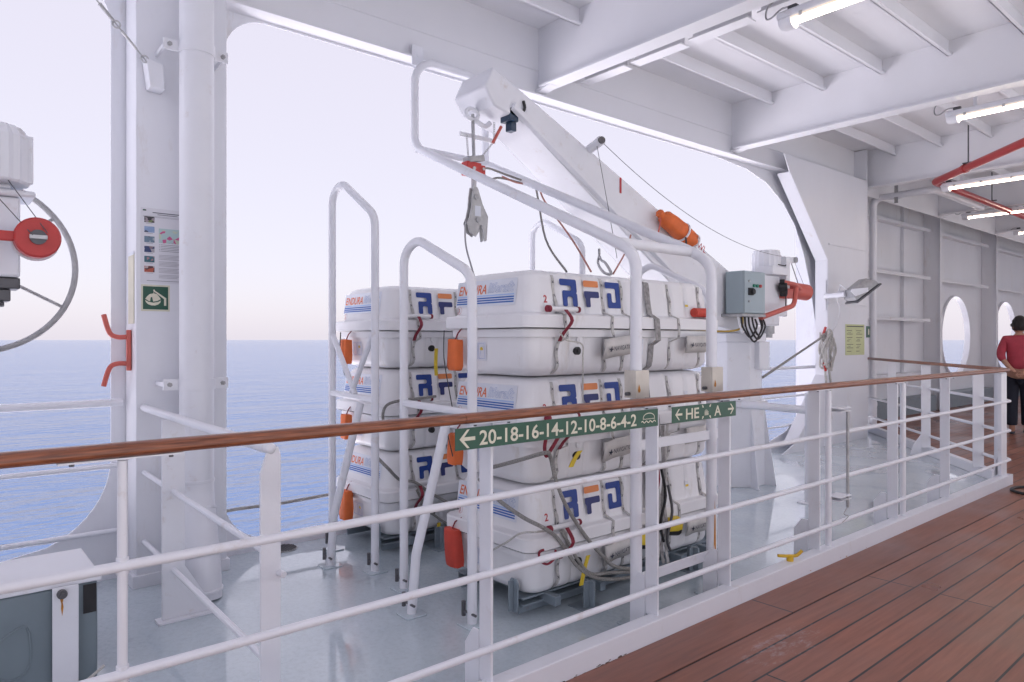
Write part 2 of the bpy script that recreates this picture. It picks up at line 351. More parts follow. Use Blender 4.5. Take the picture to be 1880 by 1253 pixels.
def dup(o, parent=None, shift=None, rz=None, label=None):
    c = o.copy(); COL.objects.link(c)
    if parent is not None: c.parent = parent
    if shift is not None: c.location = o.location + Vector(shift)
    if rz is not None: c.rotation_euler.z = rz
    if label: c['label'] = label
    for ch in list(o.children): dup(ch, c)
    return c
_txt = {}
def text2d(s, size=1.0, bold=0.0, shear=0.0, width=1.0, res=3):
    """flat letter outlines as (points, faces) in a plane, origin at the left of the baseline; also the width"""
    cu = bpy.data.curves.new('lettering', 'FONT'); cu.body = s; cu.size = size; cu.offset = bold * size; cu.shear = shear; cu.resolution_u = res
    o = bpy.data.objects.new('lettering', cu); COL.objects.link(o); bpy.context.view_layer.update()
    dg = bpy.context.evaluated_depsgraph_get(); me = bpy.data.meshes.new_from_object(o.evaluated_get(dg))
    vs = [(v.co.x * width, v.co.y) for v in me.vertices]; fs = [tuple(p.vertices) for p in me.polygons]
    bpy.data.objects.remove(o); bpy.data.curves.remove(cu); bpy.data.meshes.remove(me)
    x0 = min(v[0] for v in vs); x1 = max(v[0] for v in vs)
    return [(x - x0, y) for x, y in vs], fs, x1 - x0
def put_text(mb, s, u0, v0, fn, size, fit=None, **kw):
    vs, fs, w = text2d(s, size, **kw); k = (fit / w) if fit else 1
    mb.add([fn(u0 + x * k, v0 + y) for x, y in vs], fs); return w * k
def rounded(poly, r, n=4): return [(p.x, p.y) for p in fillet([Vector((u, v, 0)) for u, v in poly], r, n, True)]
def rect(u0, v0, u1, v1): return [(u0, v0), (u1, v0), (u1, v1), (u0, v1)]
def circle(u, v, r, n=20): return [(u + r * math.cos(2 * math.pi * i / n), v + r * math.sin(2 * math.pi * i / n)) for i in range(n)]
def stroke(pts, w):
    L = []; Rr = []; P = [Vector((a, b)) for a, b in pts]
    for i, p in enumerate(P):
        t = (P[min(i + 1, len(P) - 1)] - P[max(i - 1, 0)]).normalized(); nn = Vector((-t.y, t.x)) * w / 2
        L.append(tuple(p + nn)); Rr.append(tuple(p - nn))
    return L + Rr[::-1]
def sag(a, b, d, n=10):
    a, b = Vector(a), Vector(b); return [a.lerp(b, i / n) - Vector((0, 0, d * 4 * (i / n) * (1 - i / n))) for i in range(n + 1)]
def smooth_path(pts, k=4):
    P = [Vector(p) for p in pts]; out = []
    for i in range(len(P) - 1):
        p0, p1, p2, p3 = P[max(i - 1, 0)], P[i], P[i + 1], P[min(i + 2, len(P) - 1)]
        for j in range(k):
            t = j / k
            out.append(.5 * ((2 * p1) + (p2 - p0) * t + (2 * p0 - 5 * p1 + 4 * p2 - p3) * t * t + (3 * p1 - p0 - 3 * p2 + p3) * t ** 3))
    return out + [P[-1]]

# ================================================================== SETTING: sea, decks, ship's side, ceiling
sea = MB(); S = 40000; sea.add([(-S, -S, -14), (S, -S, -14), (S, S, -14), (-S, S, -14)], [(0, 1, 2, 3)])
struct(sea.build('sea', SEA, smooth=False))

BOUNCE = mat('bounce_sheet', (.42, .41, .46), .8, var=.3, vscale=.35, stain=(.10, .2, .3), stain_amt=.9, stain_scale=.16)
fm = MB(); fm.add([(-44, -160, -13.9), (-6, -160, -13.9), (-6, 200, -13.9), (-44, 200, -13.9)], [(0, 1, 2, 3)])  # out of view; added over the water to throw sunlight up to the ceiling
fo = fm.build('bounce_sheet', BOUNCE, smooth=False); fo['kind'] = 'stuff'; fo['label'] = 'unseen pale sheet on the water, added to bounce sunlight upward'
XR = -2.05                                # line of the main railing
XP = -4.56                                # ship's side plating
XI = -4.30                                # inner faces of the columns
g = MB(); g.box((XP - .08, -5, -.25), (-1.9, 12.5, 0)); struct(g.build('grey_deck', DECK))
g = MB(); g.box((.35, -5, -.25), (7.5, 27, .002)); struct(g.build('bounce_deck', BOUNCEDECK))  # unseen strip inboard of the camera, added to bounce sunlight under the roof
w = MB()
wp = [(-2.0, -5), (.35, -5), (.35, 27), (-5.4, 27), (-5.4, 11.75), (-4.62, 11.06), (-2.0, 7.92)]
w.prism(wp, lambda u, v, q: (u, v, q), -.2, .004); struct(w.build('wooden_deck', WOOD))
w = MB(); w.box((-2.003, -5, 0), (-1.775, 7.86, .0075)); struct(w.build('margin_plank', WOODM))

# hull side as outlines with their own thickness (12 mm plate): column plates, arched corner plates, sills
hs = thing('hull_side', 'white ship side wall with wide rounded openings onto the sea', 'hull side', (XP, 5, 0))
def yz(x): return lambda u, v, q: (q, u, v)
pl = MB()
def arc(cy, cz, r, a0, a1, n=8): return [(cy + r * math.cos(R(a0 + (a1 - a0) * i / n)), cz + r * math.sin(R(a0 + (a1 - a0) * i / n))) for i in range(n + 1)]
# plate round the near column (openings on both sides of it)
near = [(.22, -.05), (2.0, -.05), (2.0, .075)] + arc(1.75, .375, .30, 270, 180) + arc(1.72, 3.19, .27, 180, 90) + [(2.1, 3.46), (2.1, 3.62), (.1, 3.62), (.1, 3.46)] \
    + arc(.55, 3.19, .27, 90, 0) + arc(.32, .70, .50, 0, -68, 10) + [(.30, .2)]
pl.prism(near, yz(0), XP - .012, XP)
# arched plate at the far column
far = [(2.0, -.05), (10.19, -.05), (10.19, 3.62), (2.1, 3.62), (2.1, 3.46), (6.85, 3.46), (7.5, 3.42), (7.95, 3.32), (8.35, 3.12), (8.65, 2.86), (8.88, 2.5), (9.05, 2.1), (9.2, 1.6), (9.27, 1.2), (9.25, .95), (9.1, .68), (8.8, .42), (8.4, .2), (7.95, .1), (7.4, .075), (2.0, .075)]
pl.prism(far, yz(0), XP - .012, XP)
pl.prism([(-5, -.05), (.22, -.05), (.30, .2), (-5, .2)], yz(0), XP - .012, XP)
pl.prism([(-5, 3.46), (.1, 3.46), (.1, 3.62), (-5, 3.62)], yz(0), XP - .012, XP)
pl.build('side_plate', WHITE, hs)
sk = MB(); sk.box((XP - .014, -5, -9), (XP - .002, 27, -.052)); sk.build('lower_hull', WHITE, hs)
rim = MB(); rim.tube([(XP - .006, 2.0, .075), (XP - .006, 7.4, .075)], .012, 8); rim.build('sill_edge', PIPEW, hs)

# near column: a box post welded inside the plating
c1 = thing('steel_column', 'thick white steel column with a drain pipe, poster and green sign on its face', 'column', (XI, 1.14, 0))
m = MB(); m.box((XP + .003, .895, -.001), (XI, 1.385, 4.06)); m.build('column_shaft', WHITE, c1, .006)
m = MB(); m.box((XP + .003, .875, -.001), (XI + .012, 1.40, .07)); m.build('base_plate', WHITE, c1, .004)
# bracket for the stay wire
m = MB(); a = onx(268, 110, -4.24)
m.prism([(0, 0), (.085, -.015), (.095, -.155), (.02, -.15)], lambda u, v, q: (XI + q, .925 + u, 2.92 + v), .003, .10)
m.build('wire_bracket', WHITE, c1, .004)

# far column with knees top and bottom
c2 = thing('steel_column', 'broad white steel column with knee plates and a yellow-green notice', 'column', (XI, 9.6, 0))
m = MB()
face = [(7.85, 0), (10.15, 0), (10.15, 3.62), (7.9, 3.62), (8.03, 3.42), (9.0, 2.42), (9.0, .92), (8.78, .7), (8.2, .12)]
m.prism(face, yz(0), XI - .012, XI); m.build('column_face', WHITE, c2)
m = MB()
for a, b in zip(face[4:8], face[5:9]):
    d = (Vector((0, b[0] - a[0], b[1] - a[1]))).normalized(); nn = Vector((0, -d.z, d.y)) * .012
    A, B = Vector((0, *a)), Vector((0, *b))
    vs = [(x, (p + q).y, (p + q).z) for x in (XI - .165, XI - .014) for p in (A, B) for q in (Vector(), nn)]
    m.add(vs, [(0, 2, 3, 1), (4, 5, 7, 6), (0, 1, 5, 4), (2, 6, 7, 3), (0, 4, 6, 2), (1, 3, 7, 5)])
m.build('column_flange', WHITE, c2)
m = MB(); m.box((-5.34, 10.153, 0), (XI - .002, 10.20, 4.06)); m.build('column_return', WHITE, c2, .003)
m = MB()
for z in (2.62, 1.85): m.box((XI, 9.02, z), (XI + .012, 10.12, z + .02))
m.build('weld_seam', WHITE, c2, .003)

# forward side wall with frames, stringers and round windows
XW = -5.35
fw = thing('side_wall', 'white inner ship wall with deep frames, shelves and round windows', 'wall', (XW, 16, 0))
m = MB()
WYS = (16.95, 20.4, 23.9); WR = .85; WZ = 1.46
ys = [10.2] + [0.5 * (a + b) for a, b in zip(WYS, WYS[1:])] + [27]
ys = [10.2, 15.2, 18.7, 22.15, 27]
m.box((XW - .012, 10.2, 0), (XW, 15.2, 4.06))
for i, cy in enumerate(WYS):
    ya, yb = ys[i + 1], ys[i + 2]; N = 40
    hole = [(cy + WR * math.cos(2 * math.pi * k / N), WZ + WR * math.sin(2 * math.pi * k / N)) for k in range(N)]
    def outer(k):
        q = 2 * math.pi * k / N; c, s_ = math.cos(q), math.sin(q)
        tx = ((yb - cy) if c > 0 else (cy - ya)) / max(abs(c), 1e-6); tz = ((4.06 - WZ) if s_ > 0 else WZ) / max(abs(s_), 1e-6); t = min(tx, tz)
        return (cy + c * t, WZ + s_ * t)
    out = [outer(k) for k in range(N)]
    # pull the nearest outline points into the panel's corners
    for cpt in ((ya, 0), (yb, 0), (ya, 4.06), (yb, 4.06)):
        k = min(range(N), key=lambda j: (out[j][0] - cpt[0]) ** 2 + (out[j][1] - cpt[1]) ** 2); out[k] = cpt
    for xx in (XW, XW - .012):
        m.add([(xx, *p) for p in hole] + [(xx, *p) for p in out], [(k, (k + 1) % N, N + (k + 1) % N, N + k) for k in range(N)])
m.build('wall_plate', WHITE, fw)
for i, cy in enumerate(WYS):
    m = MB(); N = 40
    prof = [(XW - .06, WR - .004), (XW + .05, WR - .004), (XW + .05, WR + .02), (XW + .004, WR + .02)]
    rings = [[(x, cy + r * math.cos(2 * math.pi * k / N), WZ + r * math.sin(2 * math.pi * k / N)) for k in range(N)] for x, r in prof]
    m.loft(rings, caps=False); fr = m.build('window_frame', WHITE, fw)
for fy in (15.25, 18.72, 22.2):
    m = MB(); m.box((XW + .002, fy - .006, 0), (-5.05, fy + .006, 4.06)); m.box((-5.05, fy - .06, 0), (-5.035, fy + .06, 4.06)); m.build('wall_frame', WHITE, fw, .002)
for a, b in ((10.25, 15.2), (15.3, 18.66), (18.78, 22.1)):
    for z in (3.5, 2.58, 1.77, .75):
        if z < 2.3 and a > 15: continue
        m = MB(); m.box((XW + .003, a, z), (XW + .26, b - .35, z + .012)); m.box((XW + .248, a, z - .05), (XW + .26, b - .35, z)); m.build('wall_shelf', WHITE, fw, .002)
    m = MB(); m.box((XW + .003, a + .04, .0), (XW + .28, b - .1, .30)); m.build('wall_plinth', GREYP, fw, .006)
for k in (2,):
    m = MB(); y = 12.3 + k * .9; m.box((XW + .003, y, 0), (XW + .06, y + .012, 4.06)); m.build('wall_rib', WHITE, fw)
eb = MB(); eb.box((-5.4, 27, -.2), (2.6, 27.05, 4.2)); tag(eb.build('end_wall', WHITE), 'white wall closing the far end of the covered deck', 'wall')

# ceiling with beams, girders and stiffeners
ZC, ZB = 4.07, 3.55
m = MB(); m.box((-5.45, -5, ZC), (2.6, 27.05, ZC + .12)); ceil = struct(m.build('ceiling', CEIL, smooth=False))
BY = (-2.0, 1.14, 4.07, 7.05, 10.3, 13.4, 16.5, 19.6, 22.7)
for by in BY:
    m = MB(); m.box((-4.47, by - .006, ZB), (2.6, by + .006, ZC)); m.box((-4.40, by - .075, ZB - .016), (2.6, by + .075, ZB))
    # end bracket where the beam meets the side girder
    m.prism([(-4.468, 3.495), (-4.468, ZB - .018), (-4.28, ZB - .018)], lambda u, v, q: (u, q, v), by - .05, by + .05)
    m.build('ceiling_beam', CEIL, ceil, .002)
for by in BY[1:5]:
    m = MB(); y = by + .47
    x = -4.40
    while x < 2.2:                                 # stepped secondary transverse between stiffeners
        m.box((x + .03, y - .006, 3.69), (x + .53, y + .006, ZC)); m.box((x + .03, y - .06, 3.678), (x + .53, y + .06, 3.69)); x += .575
    if by == BY[2]: m.build('ceiling_bracket', CEIL, ceil, .002)
XS = [-3.98 + .57 * i for i in range(14)]
for i, (ya, yb) in enumerate(zip((-5,) + BY, BY + (27,))):
    m = MB()
    for x in XS:
        m.box((x - .006, ya + .01, 3.93), (x + .006, yb - .01, ZC)); m.box((x - .006, ya + .01, 3.93), (x + .032, yb - .01, 3.95))
    st = m.build('stiffener', CEIL, ceil, .003)
m = MB(); m.box((-4.482, -5, 3.49), (-4.47, 27, ZC)); m.box((XP - .02, -5, 3.475), (-4.42, 10.2, 3.49)); m.box((-4.47, -5, 3.70), (-4.462, 10.2, 3.712)); m.build('side_girder', CEIL, ceil, .002)
m = MB(); m.box((XP - .012, -5, 3.623), (XP, 27, 7.5)); m.build('upper_plate', WHITE, hs)

# ================================================================== RAILINGS
ZH = 1.095
RZ = (.79, .507, .226)
PB = Vector((-4.66, 11.0, 0)); PA = Vector((XR, 7.86, 0)); PD = (PB - PA).normalized(); PN = Vector((-PD.y, PD.x, 0))
def flat_post(mb, y, ztop, wx=.07, x=XR, t=.012, gus=True):
    mb.box((x - wx + .01, y - t / 2, .09), (x + .01, y + t / 2, ztop))
    if gus: mb.prism([(x - wx - .085, .0), (x - wx + .005, .0), (x - wx + .005, .27), (x - wx - .035, .27), (x - wx - .085, .20)], lambda u, v, q: (u, q, v), y - t / 2 + .001, y + t / 2 - .001)
mr_ = thing('railing', 'long white railing with varnished handrail beside the brown deck', 'railing', (XR, 3, 0))
hand = []
sec = [(-.028, -.012), (-.022, -.019), (.022, -.019), (.028, -.012), (.030, -.002), (.026, .009), (.013, .016), (-.013, .016), (-.026, .009), (-.030, -.002)]
def rail_wood(name, A, B, parent, joint=True):
    A, B = Vector(A), Vector(B); d = (B - A).normalized(); nn = Vector((d.y, -d.x, 0)); mb = MB()
    cuts = [0, 1]
    mb.loft([[p + nn * u + Vector((0, 0, v)) for u, v in sec] for p in (A, B)])
    return mb.build(name, VARN, parent, ang=50)
js = (-5, -1.2, 1.49, 5.85, 7.90)
for a, b in zip(js, js[1:]): rail_wood('handrail', (XR, a + .0012, ZH), (XR, b - .0012, ZH), mr_)
for yy in (1.62, 2.605, 3.20, 4.22, 5.38, 6.36, 7.7):
    m = MB(); m.box((XR - .02, yy - .11, ZH - .026), (XR + .02, yy + .11, ZH - .0195)); m.build('rail_saddle', PIPEW, mr_, .001)
for z in RZ:
    m = MB(); c = [(XR + .008, -5, z), (XR + .008, 7.97, z), tuple(PA + PD * .18 + PN * -.055 + Vector((.03, .03, z)))]
    m.tube(fillet(c, .045, 6), .0138, 12); m.build('rail', PIPEW, mr_)
# round post with a saddle, flat posts with gussets, the doubled gate posts
m = MB(); m.tube([(XR, .395, .09), (XR, .395, ZH - .03)], .0125, 12); m.box((XR - .02, .25, ZH - .026), (XR + .02, .54, ZH - .0215))
for z in RZ: m.tube([(XR, .395, z - .022), (XR, .395, z + .022)], .0155, 12)
m.build('round_post', PIPEW, mr_)
for y in (1.62, 2.605, 3.20, 4.17, 5.33, 6.36, -.9, -2.2):
    m = MB(); flat_post(m, y, ZH - .0262); m.build('post', PIPEW, mr_, .0015)
for y in (4.30, 5.45):
    m = MB(); m.tube([(XR, y, .09), (XR, y, ZH - .03)], .019, 12); m.build('round_post', PIPEW, mr_)
m = MB(); m.box((XR - .075, 7.80, .09), (XR + .012, 7.86, ZH - .03)); m.box((XR - .02, 7.70, .09), (XR + .012, 7.80, ZH - .031)); m.prism([(7.80, .1), (7.80, .3), (7.62, .1)], lambda u, v, q: (q, u, v), XR - .05, XR - .04); m.build('corner_post', PIPEW, mr_, .002)
m = MB(); m.box((XR - .03, -5, 0.001), (XR + .045, 7.93, .10)); kb = m.build('kerb', WHITE, mr_, .004)
# rail heads of the screws under the wood
m = MB()
for y in (.28, .51, 1.54, 1.70, 2.52, 2.69, 3.12, 3.28, 4.14, 4.30, 5.30, 5.46, 6.28, 6.44): m.cyl((XR + .012, y, ZH - .032), (XR + .012, y, ZH - .0265), .006, 8)
m.build('screw_heads', DKMET, mr_)

r2 = thing('railing', 'short slanting railing with varnished handrail in front of the round windows', 'railing', tuple((PA + PB) / 2))
rail_wood('handrail', tuple(PA + PD * .07 + Vector((0, 0, ZH + .002))), tuple(PB + Vector((0, 0, ZH + .002))), r2)
for z in RZ:
    m = MB(); m.tube([PA + PD * .2 + Vector((0, 0, z)), PB + Vector((0, 0, z))], .0165, 10); m.build('rail', PIPEW, r2)
for t in (.42, 1.72, 2.85, 3.95):
    m = MB(); M_ = Matrix.Translation(PA + PD * t) @ Matrix.Rotation(math.atan2(PN.y, PN.x), 4, 'Z'); m.box((-.0, -.008, .09), (.10, .008, ZH - .022), M_)
    if t in (1.72,): m.prism([(.10, .0), (.22, 0), (.19, .12), (.10, .25)], lambda u, v, q: M_ @ Vector((u, q, v)), -.006, .006)
    m.build('post', PIPEW, r2, .0015)
m = MB(); M_ = Matrix.Translation(PA) @ Matrix.Rotation(math.atan2(PD.y, PD.x), 4, 'Z'); m.box((.02, -.035, .001), (4.12, .035, .10), M_); m.build('kerb', WHITE, r2, .004)

# athwart railing between the near column and the handrail
ar = thing('railing', 'short white pipe railing running out from the poster column', 'railing', (-3.4, .92, 0))
YA = .935
m = MB(); m.tube(fillet([(XI + .005, YA, 1.0), (-2.44, YA, .995)], 0), .0205, 14); m.ball((-2.44, YA, .995), .0206); m.build('top_rail', PIPEW, ar)
for z in (.64, .255):
    m = MB(); m.tube([(XI + .005, YA, z), (-2.47, YA, z - .02)], .0135, 10); m.build('rail', PIPEW, ar)
m = MB(); m.prism([(YA - .036, 0), (YA + .036, 0), (YA + .036, .97), (YA + .026, 1.0), (YA - .012, .985), (YA - .036, .91)], yz(0), -2.446, -2.432); m.cyl((-2.45, YA + .028, .55), (-2.40, YA + .034, .55), .012, 12); m.build('post', PIPEW, ar, .0015)
m = MB(); m.prism([(YA - .052, .012), (YA + .19, .012), (YA + .18, .04), (YA + .052, .26), (YA + .052, .985), (YA - .052, .985)], yz(0), -3.707, -3.693); m.box((-3.74, YA - .075, 0), (-3.66, YA + .21, .012)); m.build('post', PIPEW, ar, .0015)

# guard rail between the crane and its own post
cg = thing('railing', 'single white pipe rail from the crane pedestal to an upright', 'railing', (-2.9, 5.7, 0))
m = MB(); m.tube([(-3.50, 5.7, .79), (-2.89, 5.7, .785)], .034, 14); m.build('rail', PIPEW, cg)
m = MB(); m.tube([(-2.88, 5.7, .008), (-2.88, 5.7, .93)], .036, 14); m.box((-2.95, 5.63, 0), (-2.81, 5.77, .008)); m.build('post', PIPEW, cg)
# bulwark rails in the openings of the ship's side
for label, y0, y1 in (('white three-bar guard rail across the opening left of the poster column', -5, .87), ('white three-bar guard rail at the ship edge behind the crane', 6.05, 9.15)):
    b_ = thing('guard_rail', label, 'guard rail', (XP + .05, (y0 + y1) / 2, 0))
    for z, r, cut in ((1.02, .022, 0), (.66, .014, .12), (.29, .014, .55)):
        m = MB(); m.tube([(XP + .05, y0, z), (XP + .05, y1 - (cut if y0 > 0 else 0), z)], r, 12); m.build('rail', PIPEW, b_)
    if y0 < 0:
        m = MB(); m.box((XP + .045, -1.5, .2), (XP + .055, -1.44, 1.0)); m.build('post', PIPEW, b_)
    else:
        m = MB(); m.box((XP + .045, 6.6, 0), (XP + .055, 6.66, 1.0)); m.build('post', PIPEW, b_)

# pin rod on the gate post
pr = thing('gate_rod', 'thin grey steel rod held in two white clips on the railing', 'rod', (XR + .07, 4.42, .3))
m = MB(); m.cyl((XR + .06, 4.43, .33), (XR + .06, 4.43, .93), .0095, 12); m.build('rod', GALV, pr)
for z in (.395, .945):
    m = MB(); m.box((XR - .02, 4.30, z - .012), (XR + .075, 4.45, z - .008)); m.box((XR - .02, 4.30, z + .008), (XR + .075, 4.45, z + .012)); m.box((XR - .02, 4.30, z - .008), (XR - .01, 4.45, z + .008)); m.cyl((XR + .06, 4.43, z + .012), (XR + .06, 4.43, z + .02), .012, 8); m.build('clip', PIPEW, pr)
m = MB(); m.tube(smooth_path([(XR + .06, 4.43, .33), (XR + .05, 4.40, .29), (XR + .06, 4.44, .27), (XR + .05, 4.38, .24)]), .002, 6); m.build('lanyard', ROPE, pr)

# green direction signs under the handrail
def sign(name, label, px0, px1, z0, z1, draw):
    y0, y1 = onx(px0, 760, XR + .05).y, onx(px1, 760, XR + .05).y
    s_ = thing(name, label, 'sign', (XR + .05, (y0 + y1) / 2, z0))
    m = MB(); m.box((XR + .047, y0, z0), (XR + .050, y1, z1)); m.build('panel', SIGNG, s_)
    m = MB(); fn = lambda u, v: Vector((XR + .0512, y0 + u, z0 + v)); draw(m, fn, y1 - y0, z1 - z0); m.build('lettering', CREAM, s_, smooth=False)
    m = MB()
    for f in (.12, .88): yy = y0 + (y1 - y0) * f; m.box((XR + .012, yy - .01, z0 + .03), (XR + .0468, yy + .01, z0 + .05))
    m.build('bracket', PIPEW, s_)
def arrow(m, fn, u, v, s_, d):       # d = -1 points left, +1 right
    P = [(-.5, 0), (0, .5), (.17, .5), (-.19, .10), (.55, .10), (.55, -.10), (-.19, -.10), (.17, -.5), (0, -.5)]
    m.flat([(u - d * a * s_, v + b * s_) for a, b in P], fn)
def draw1(m, fn, W, Hh):
    arrow(m, fn, .050, Hh * .5, .066, -1)
    put_text(m, '20-18-16-14-12-10-8-6-4-2', .106, Hh * .5 - .0265, fn, .0735, fit=.871, bold=.017)
    u = W - .118
    m.flat(stroke([(u + .012, .034)] + [(u + .052 - .04 * math.cos(a), .036 + .026 * math.sin(a) ** .7) for a in [math.pi * k / 14 for k in range(1, 14)]] + [(u + .092, .034)], .0035), fn)
    m.flat(stroke([(u + .016 + i * .0072, .036 + (.002 if i % 2 else -.001)) for i in range(11)], .0025), fn)
    m.flat(stroke([(u + i * .0036, .024 + .004 * math.sin(i * .82)) for i in range(29)], .0045), fn)
def draw2(m, fn, W, Hh):
    arrow(m, fn, .048, Hh * .5, .052, -1)
    put_text(m, 'HE', .105, Hh * .5 - .0255, fn, .071, fit=.105, bold=.016)
    cu, cv = .272, Hh * .5
    for du, dv in ((-1, 1), (1, 1), (-1, -1), (1, -1)):
        a = Vector((cu + du * .034, cv + dv * .030)); d = Vector((-du, -dv)).normalized(); nn = Vector((-d.y, d.x))
        m.flat([tuple(a - d * .004 + nn * .0035), tuple(a + d * .005 + nn * .0035), tuple(a + d * .005 + nn * .007), tuple(a + d * .014), tuple(a + d * .005 - nn * .007), tuple(a + d * .005 - nn * .0035), tuple(a - d * .004 - nn * .0035)], fn)
    for k, (du, h) in enumerate(((-.0125, .017), (-.004, .022), (.0045, .019), (.0125, .013))):
        m.flat(rect(cu + du - .0028, cv - .018, cu + du + .0028, cv - .018 + h), fn); m.flat(circle(cu + du, cv - .018 + h + .004, .0030, 8), fn)
    put_text(m, 'A', .338, Hh * .5 - .0255, fn, .071, fit=.058, bold=.016)
    arrow(m, fn, W - .045, Hh * .5, .052, 1)
sign('direction_sign', 'long green sign with a row of even numbers and a boat symbol', 836, 1208, .988, 1.066, draw1)
sign('direction_sign', 'short green sign reading HE and A between two arrows', 1234, 1351, .990, 1.066, draw2)

# ================================================================== LIFERAFT CANISTERS
HX, HY, LZ = .312, .765, .54
PROF = [(0, .075), (.004, .048), (.014, .024), (.03, .009), (.05, .002), (.12, 0), (.198, -.008), (.2, -.026), (.238, -.028), (.24, -.050), (.246, -.055), (.305, -.055), (.311, -.050),
        (.316, -.016), (.322, -.009), (.34, -.005), (.42, .005), (.50, .016), (.518, .025), (.53, .040), (.538, .062), (.541, .092), (.542, .14)]
GROOVES = (-.575, -.47, -.365, -.215, -.06, .12, .36, .515, .66)     # along the length; inverted ribs run up the long sides
GMAIN = (-.575, -.215, -.06, .36, .66)
def inset(z):
    for (z0, a), (z1, b) in zip(PROF, PROF[1:]):
        if z0 <= z <= z1: return a + (b - a) * (z - z0) / max(z1 - z0, 1e-6)
    return PROF[-1][1]
def gdepth(y, z):
    if .199 < z < .315: return 0
    d = 0
    for gy in GROOVES:
        wd = .020 if gy in GMAIN else .015; dp = .020 if gy in GMAIN else .012
        d = max(d, dp * math.exp(-((y - gy) / wd) ** 2))
    return d
def ring(z):
    i = inset(z); hx, hy = HX - i, HY - i; r = .075; pts = []
    ysmp = sorted(set([-(hy - r) + (2 * (hy - r)) * k / 150 for k in range(151)]))
    for y in ysmp: pts.append(Vector((hx - gdepth(y, z), y, z)))
    for k in range(1, 7): q = R(90 * k / 6); pts.append(Vector((hx - r + r * math.cos(q), hy - r + r * math.sin(q), z)))
    for k in range(1, 7): q = R(90 + 90 * k / 6); pts.append(Vector((-(hx - r) + r * math.cos(q), hy - r + r * math.sin(q), z)))
    for y in reversed(ysmp[:-1]): pts.append(Vector((-hx + gdepth(y, z), y, z)))
    for k in range(1, 7): q = R(180 + 90 * k / 6); pts.append(Vector((-(hx - r) + r * math.cos(q), -(hy - r) + r * math.sin(q), z)))
    for k in range(1, 6): q = R(270 + 90 * k / 6); pts.append(Vector((hx - r + r * math.cos(q), -(hy - r) + r * math.sin(q), z)))
    return pts
def sx(u, v, e=.0025): return Vector((HX - inset(v) + e, u, v))     # a point on the long side facing inboard
def sy(u, v, e=.0025): return Vector((u, -(HY - inset(v)) - e, v))  # a point on the near end
def make_raft():
    t = thing('liferaft_canister', '', 'liferaft', (0, 0, 0), 'liferaft canisters stacked three high')
    m = MB(); m.loft([ring(z) for z, _ in PROF if z <= .2405]); m.build('base', FIBRE, t, ang=28)
    m = MB(); m.loft([ring(z) for z, _ in PROF if z >= .2405] ); m.build('lid', FIBRE, t, ang=28)
    # big company letters on the long side
    m = MB(); L = ((-.547, -.425), (-.372, -.258), (-.205, -.088)); z0, hh = .357, .142
    def put(poly, k, r=.08):
        a, b = L[k]; q = rounded([(u * (b - a), v * hh) for u, v in poly], r * (b - a), 3); m.flat([(a + u, z0 + v) for u, v in q], lambda u, v: sx(u, v))
    m.cur = 0
    put([(0, 1), (1, 1), (1, .54), (.94, .50), (1, .46), (1, 0), (.70, 0), (.70, .36), (.40, .36), (.40, 0), (.12, 0), (.12, .58), (.66, .58), (.66, .76), (0, .76)], 0)
    put([(0, 1), (1, 1), (1, 0), (.1, 0), (.1, .58), (.40, .58), (.40, .22), (.68, .22), (.68, .76), (0, .76)], 2)
    m.cur = 1; put([(0, 1), (1, 1), (1, .76), (0, .76)], 1, .07)
    m.cur = 2; put([(0, .60), (1, .60), (1, .36), (.38, .36), (.38, 0), (.08, 0), (.08, .3), (0, .4)], 1, .07)
    m.build('brand_letters', [LOGOB, LOGOO, LOGON], t, smooth=False)
    # name label with stripes on the near end
    nl = MB(); nl.flat(rounded(rect(-.292, .362, .215, .500), .006), lambda u, v: sy(u, v, .0015)); lab = nl.build('name_label', LABELP, t, smooth=False)
    m = MB(); w0 = put_text(m, 'ENDURA', -.275, .428, lambda u, v: sy(u, v), .070, fit=.245, bold=.016, shear=.22)
    m.build('orange_lettering', LETO, t, smooth=False)
    m = MB(); cu = bpy.data.curves.new('lettering', 'FONT'); cu.body = 'liferaft'; cu.size = .074; cu.shear = .22; cu.resolution_u = 2; cu.fill_mode = 'NONE'; cu.bevel_depth = .0006; cu.bevel_resolution = 0; cu.offset = .001
    o = bpy.data.objects.new('lettering', cu); COL.objects.link(o); bpy.context.view_layer.update(); me = bpy.data.meshes.new_from_object(o.evaluated_get(bpy.context.evaluated_depsgraph_get()))
    wd = max(v.co.x for v in me.vertices); k = .215 / wd
    m.add([sy(-.018 + v.co.x * k, .432 + v.co.y * .98, .0035) + Vector((0, -v.co.z, 0)) for v in me.vertices], [tuple(p.vertices) for p in me.polygons])
    bpy.data.objects.remove(o); bpy.data.curves.remove(cu); bpy.data.meshes.remove(me); m.build('outlined_lettering', LETB, t)
    m = MB()
    for k in range(4):
        m.cur = 1 if k == 0 else 0; m.flat(rect(-.280 - .002 * k, .413 - k * .0125, .200, .4205 - k * .0125), lambda u, v: sy(u, v))
    m.build('label_stripes', [STRB, STRL], t, smooth=False)
    # instruction label low on the end
    m = MB(); m.flat(rect(-.155, .075, -.02, .175), lambda u, v: sy(u, v, .0015)); m.cur = 1
    for a in (-.145, -.085):
        m.flat(stroke([(a, .085), (a, .165), (a + .05, .165), (a + .05, .085), (a, .087)], .0025), lambda u, v: sy(u, v)); m.flat(stroke([(a + .012, .10), (a + .024, .145), (a + .03, .11)], .004), lambda u, v: sy(u, v))
    m.cur = 2; m.flat(circle(-.06, .135, .013, 10), lambda u, v: sy(u, v, .003)); m.build('instruction_label', [LABELP, LETB, YELTAPE], t, smooth=False)
    # numbers in circles
    m = MB(); fn = lambda u, v: sx(u, v)
    m.flat(circle(-.655, .39, .026, 20), lambda u, v: sx(u, v, .0015)); m.cur = 1
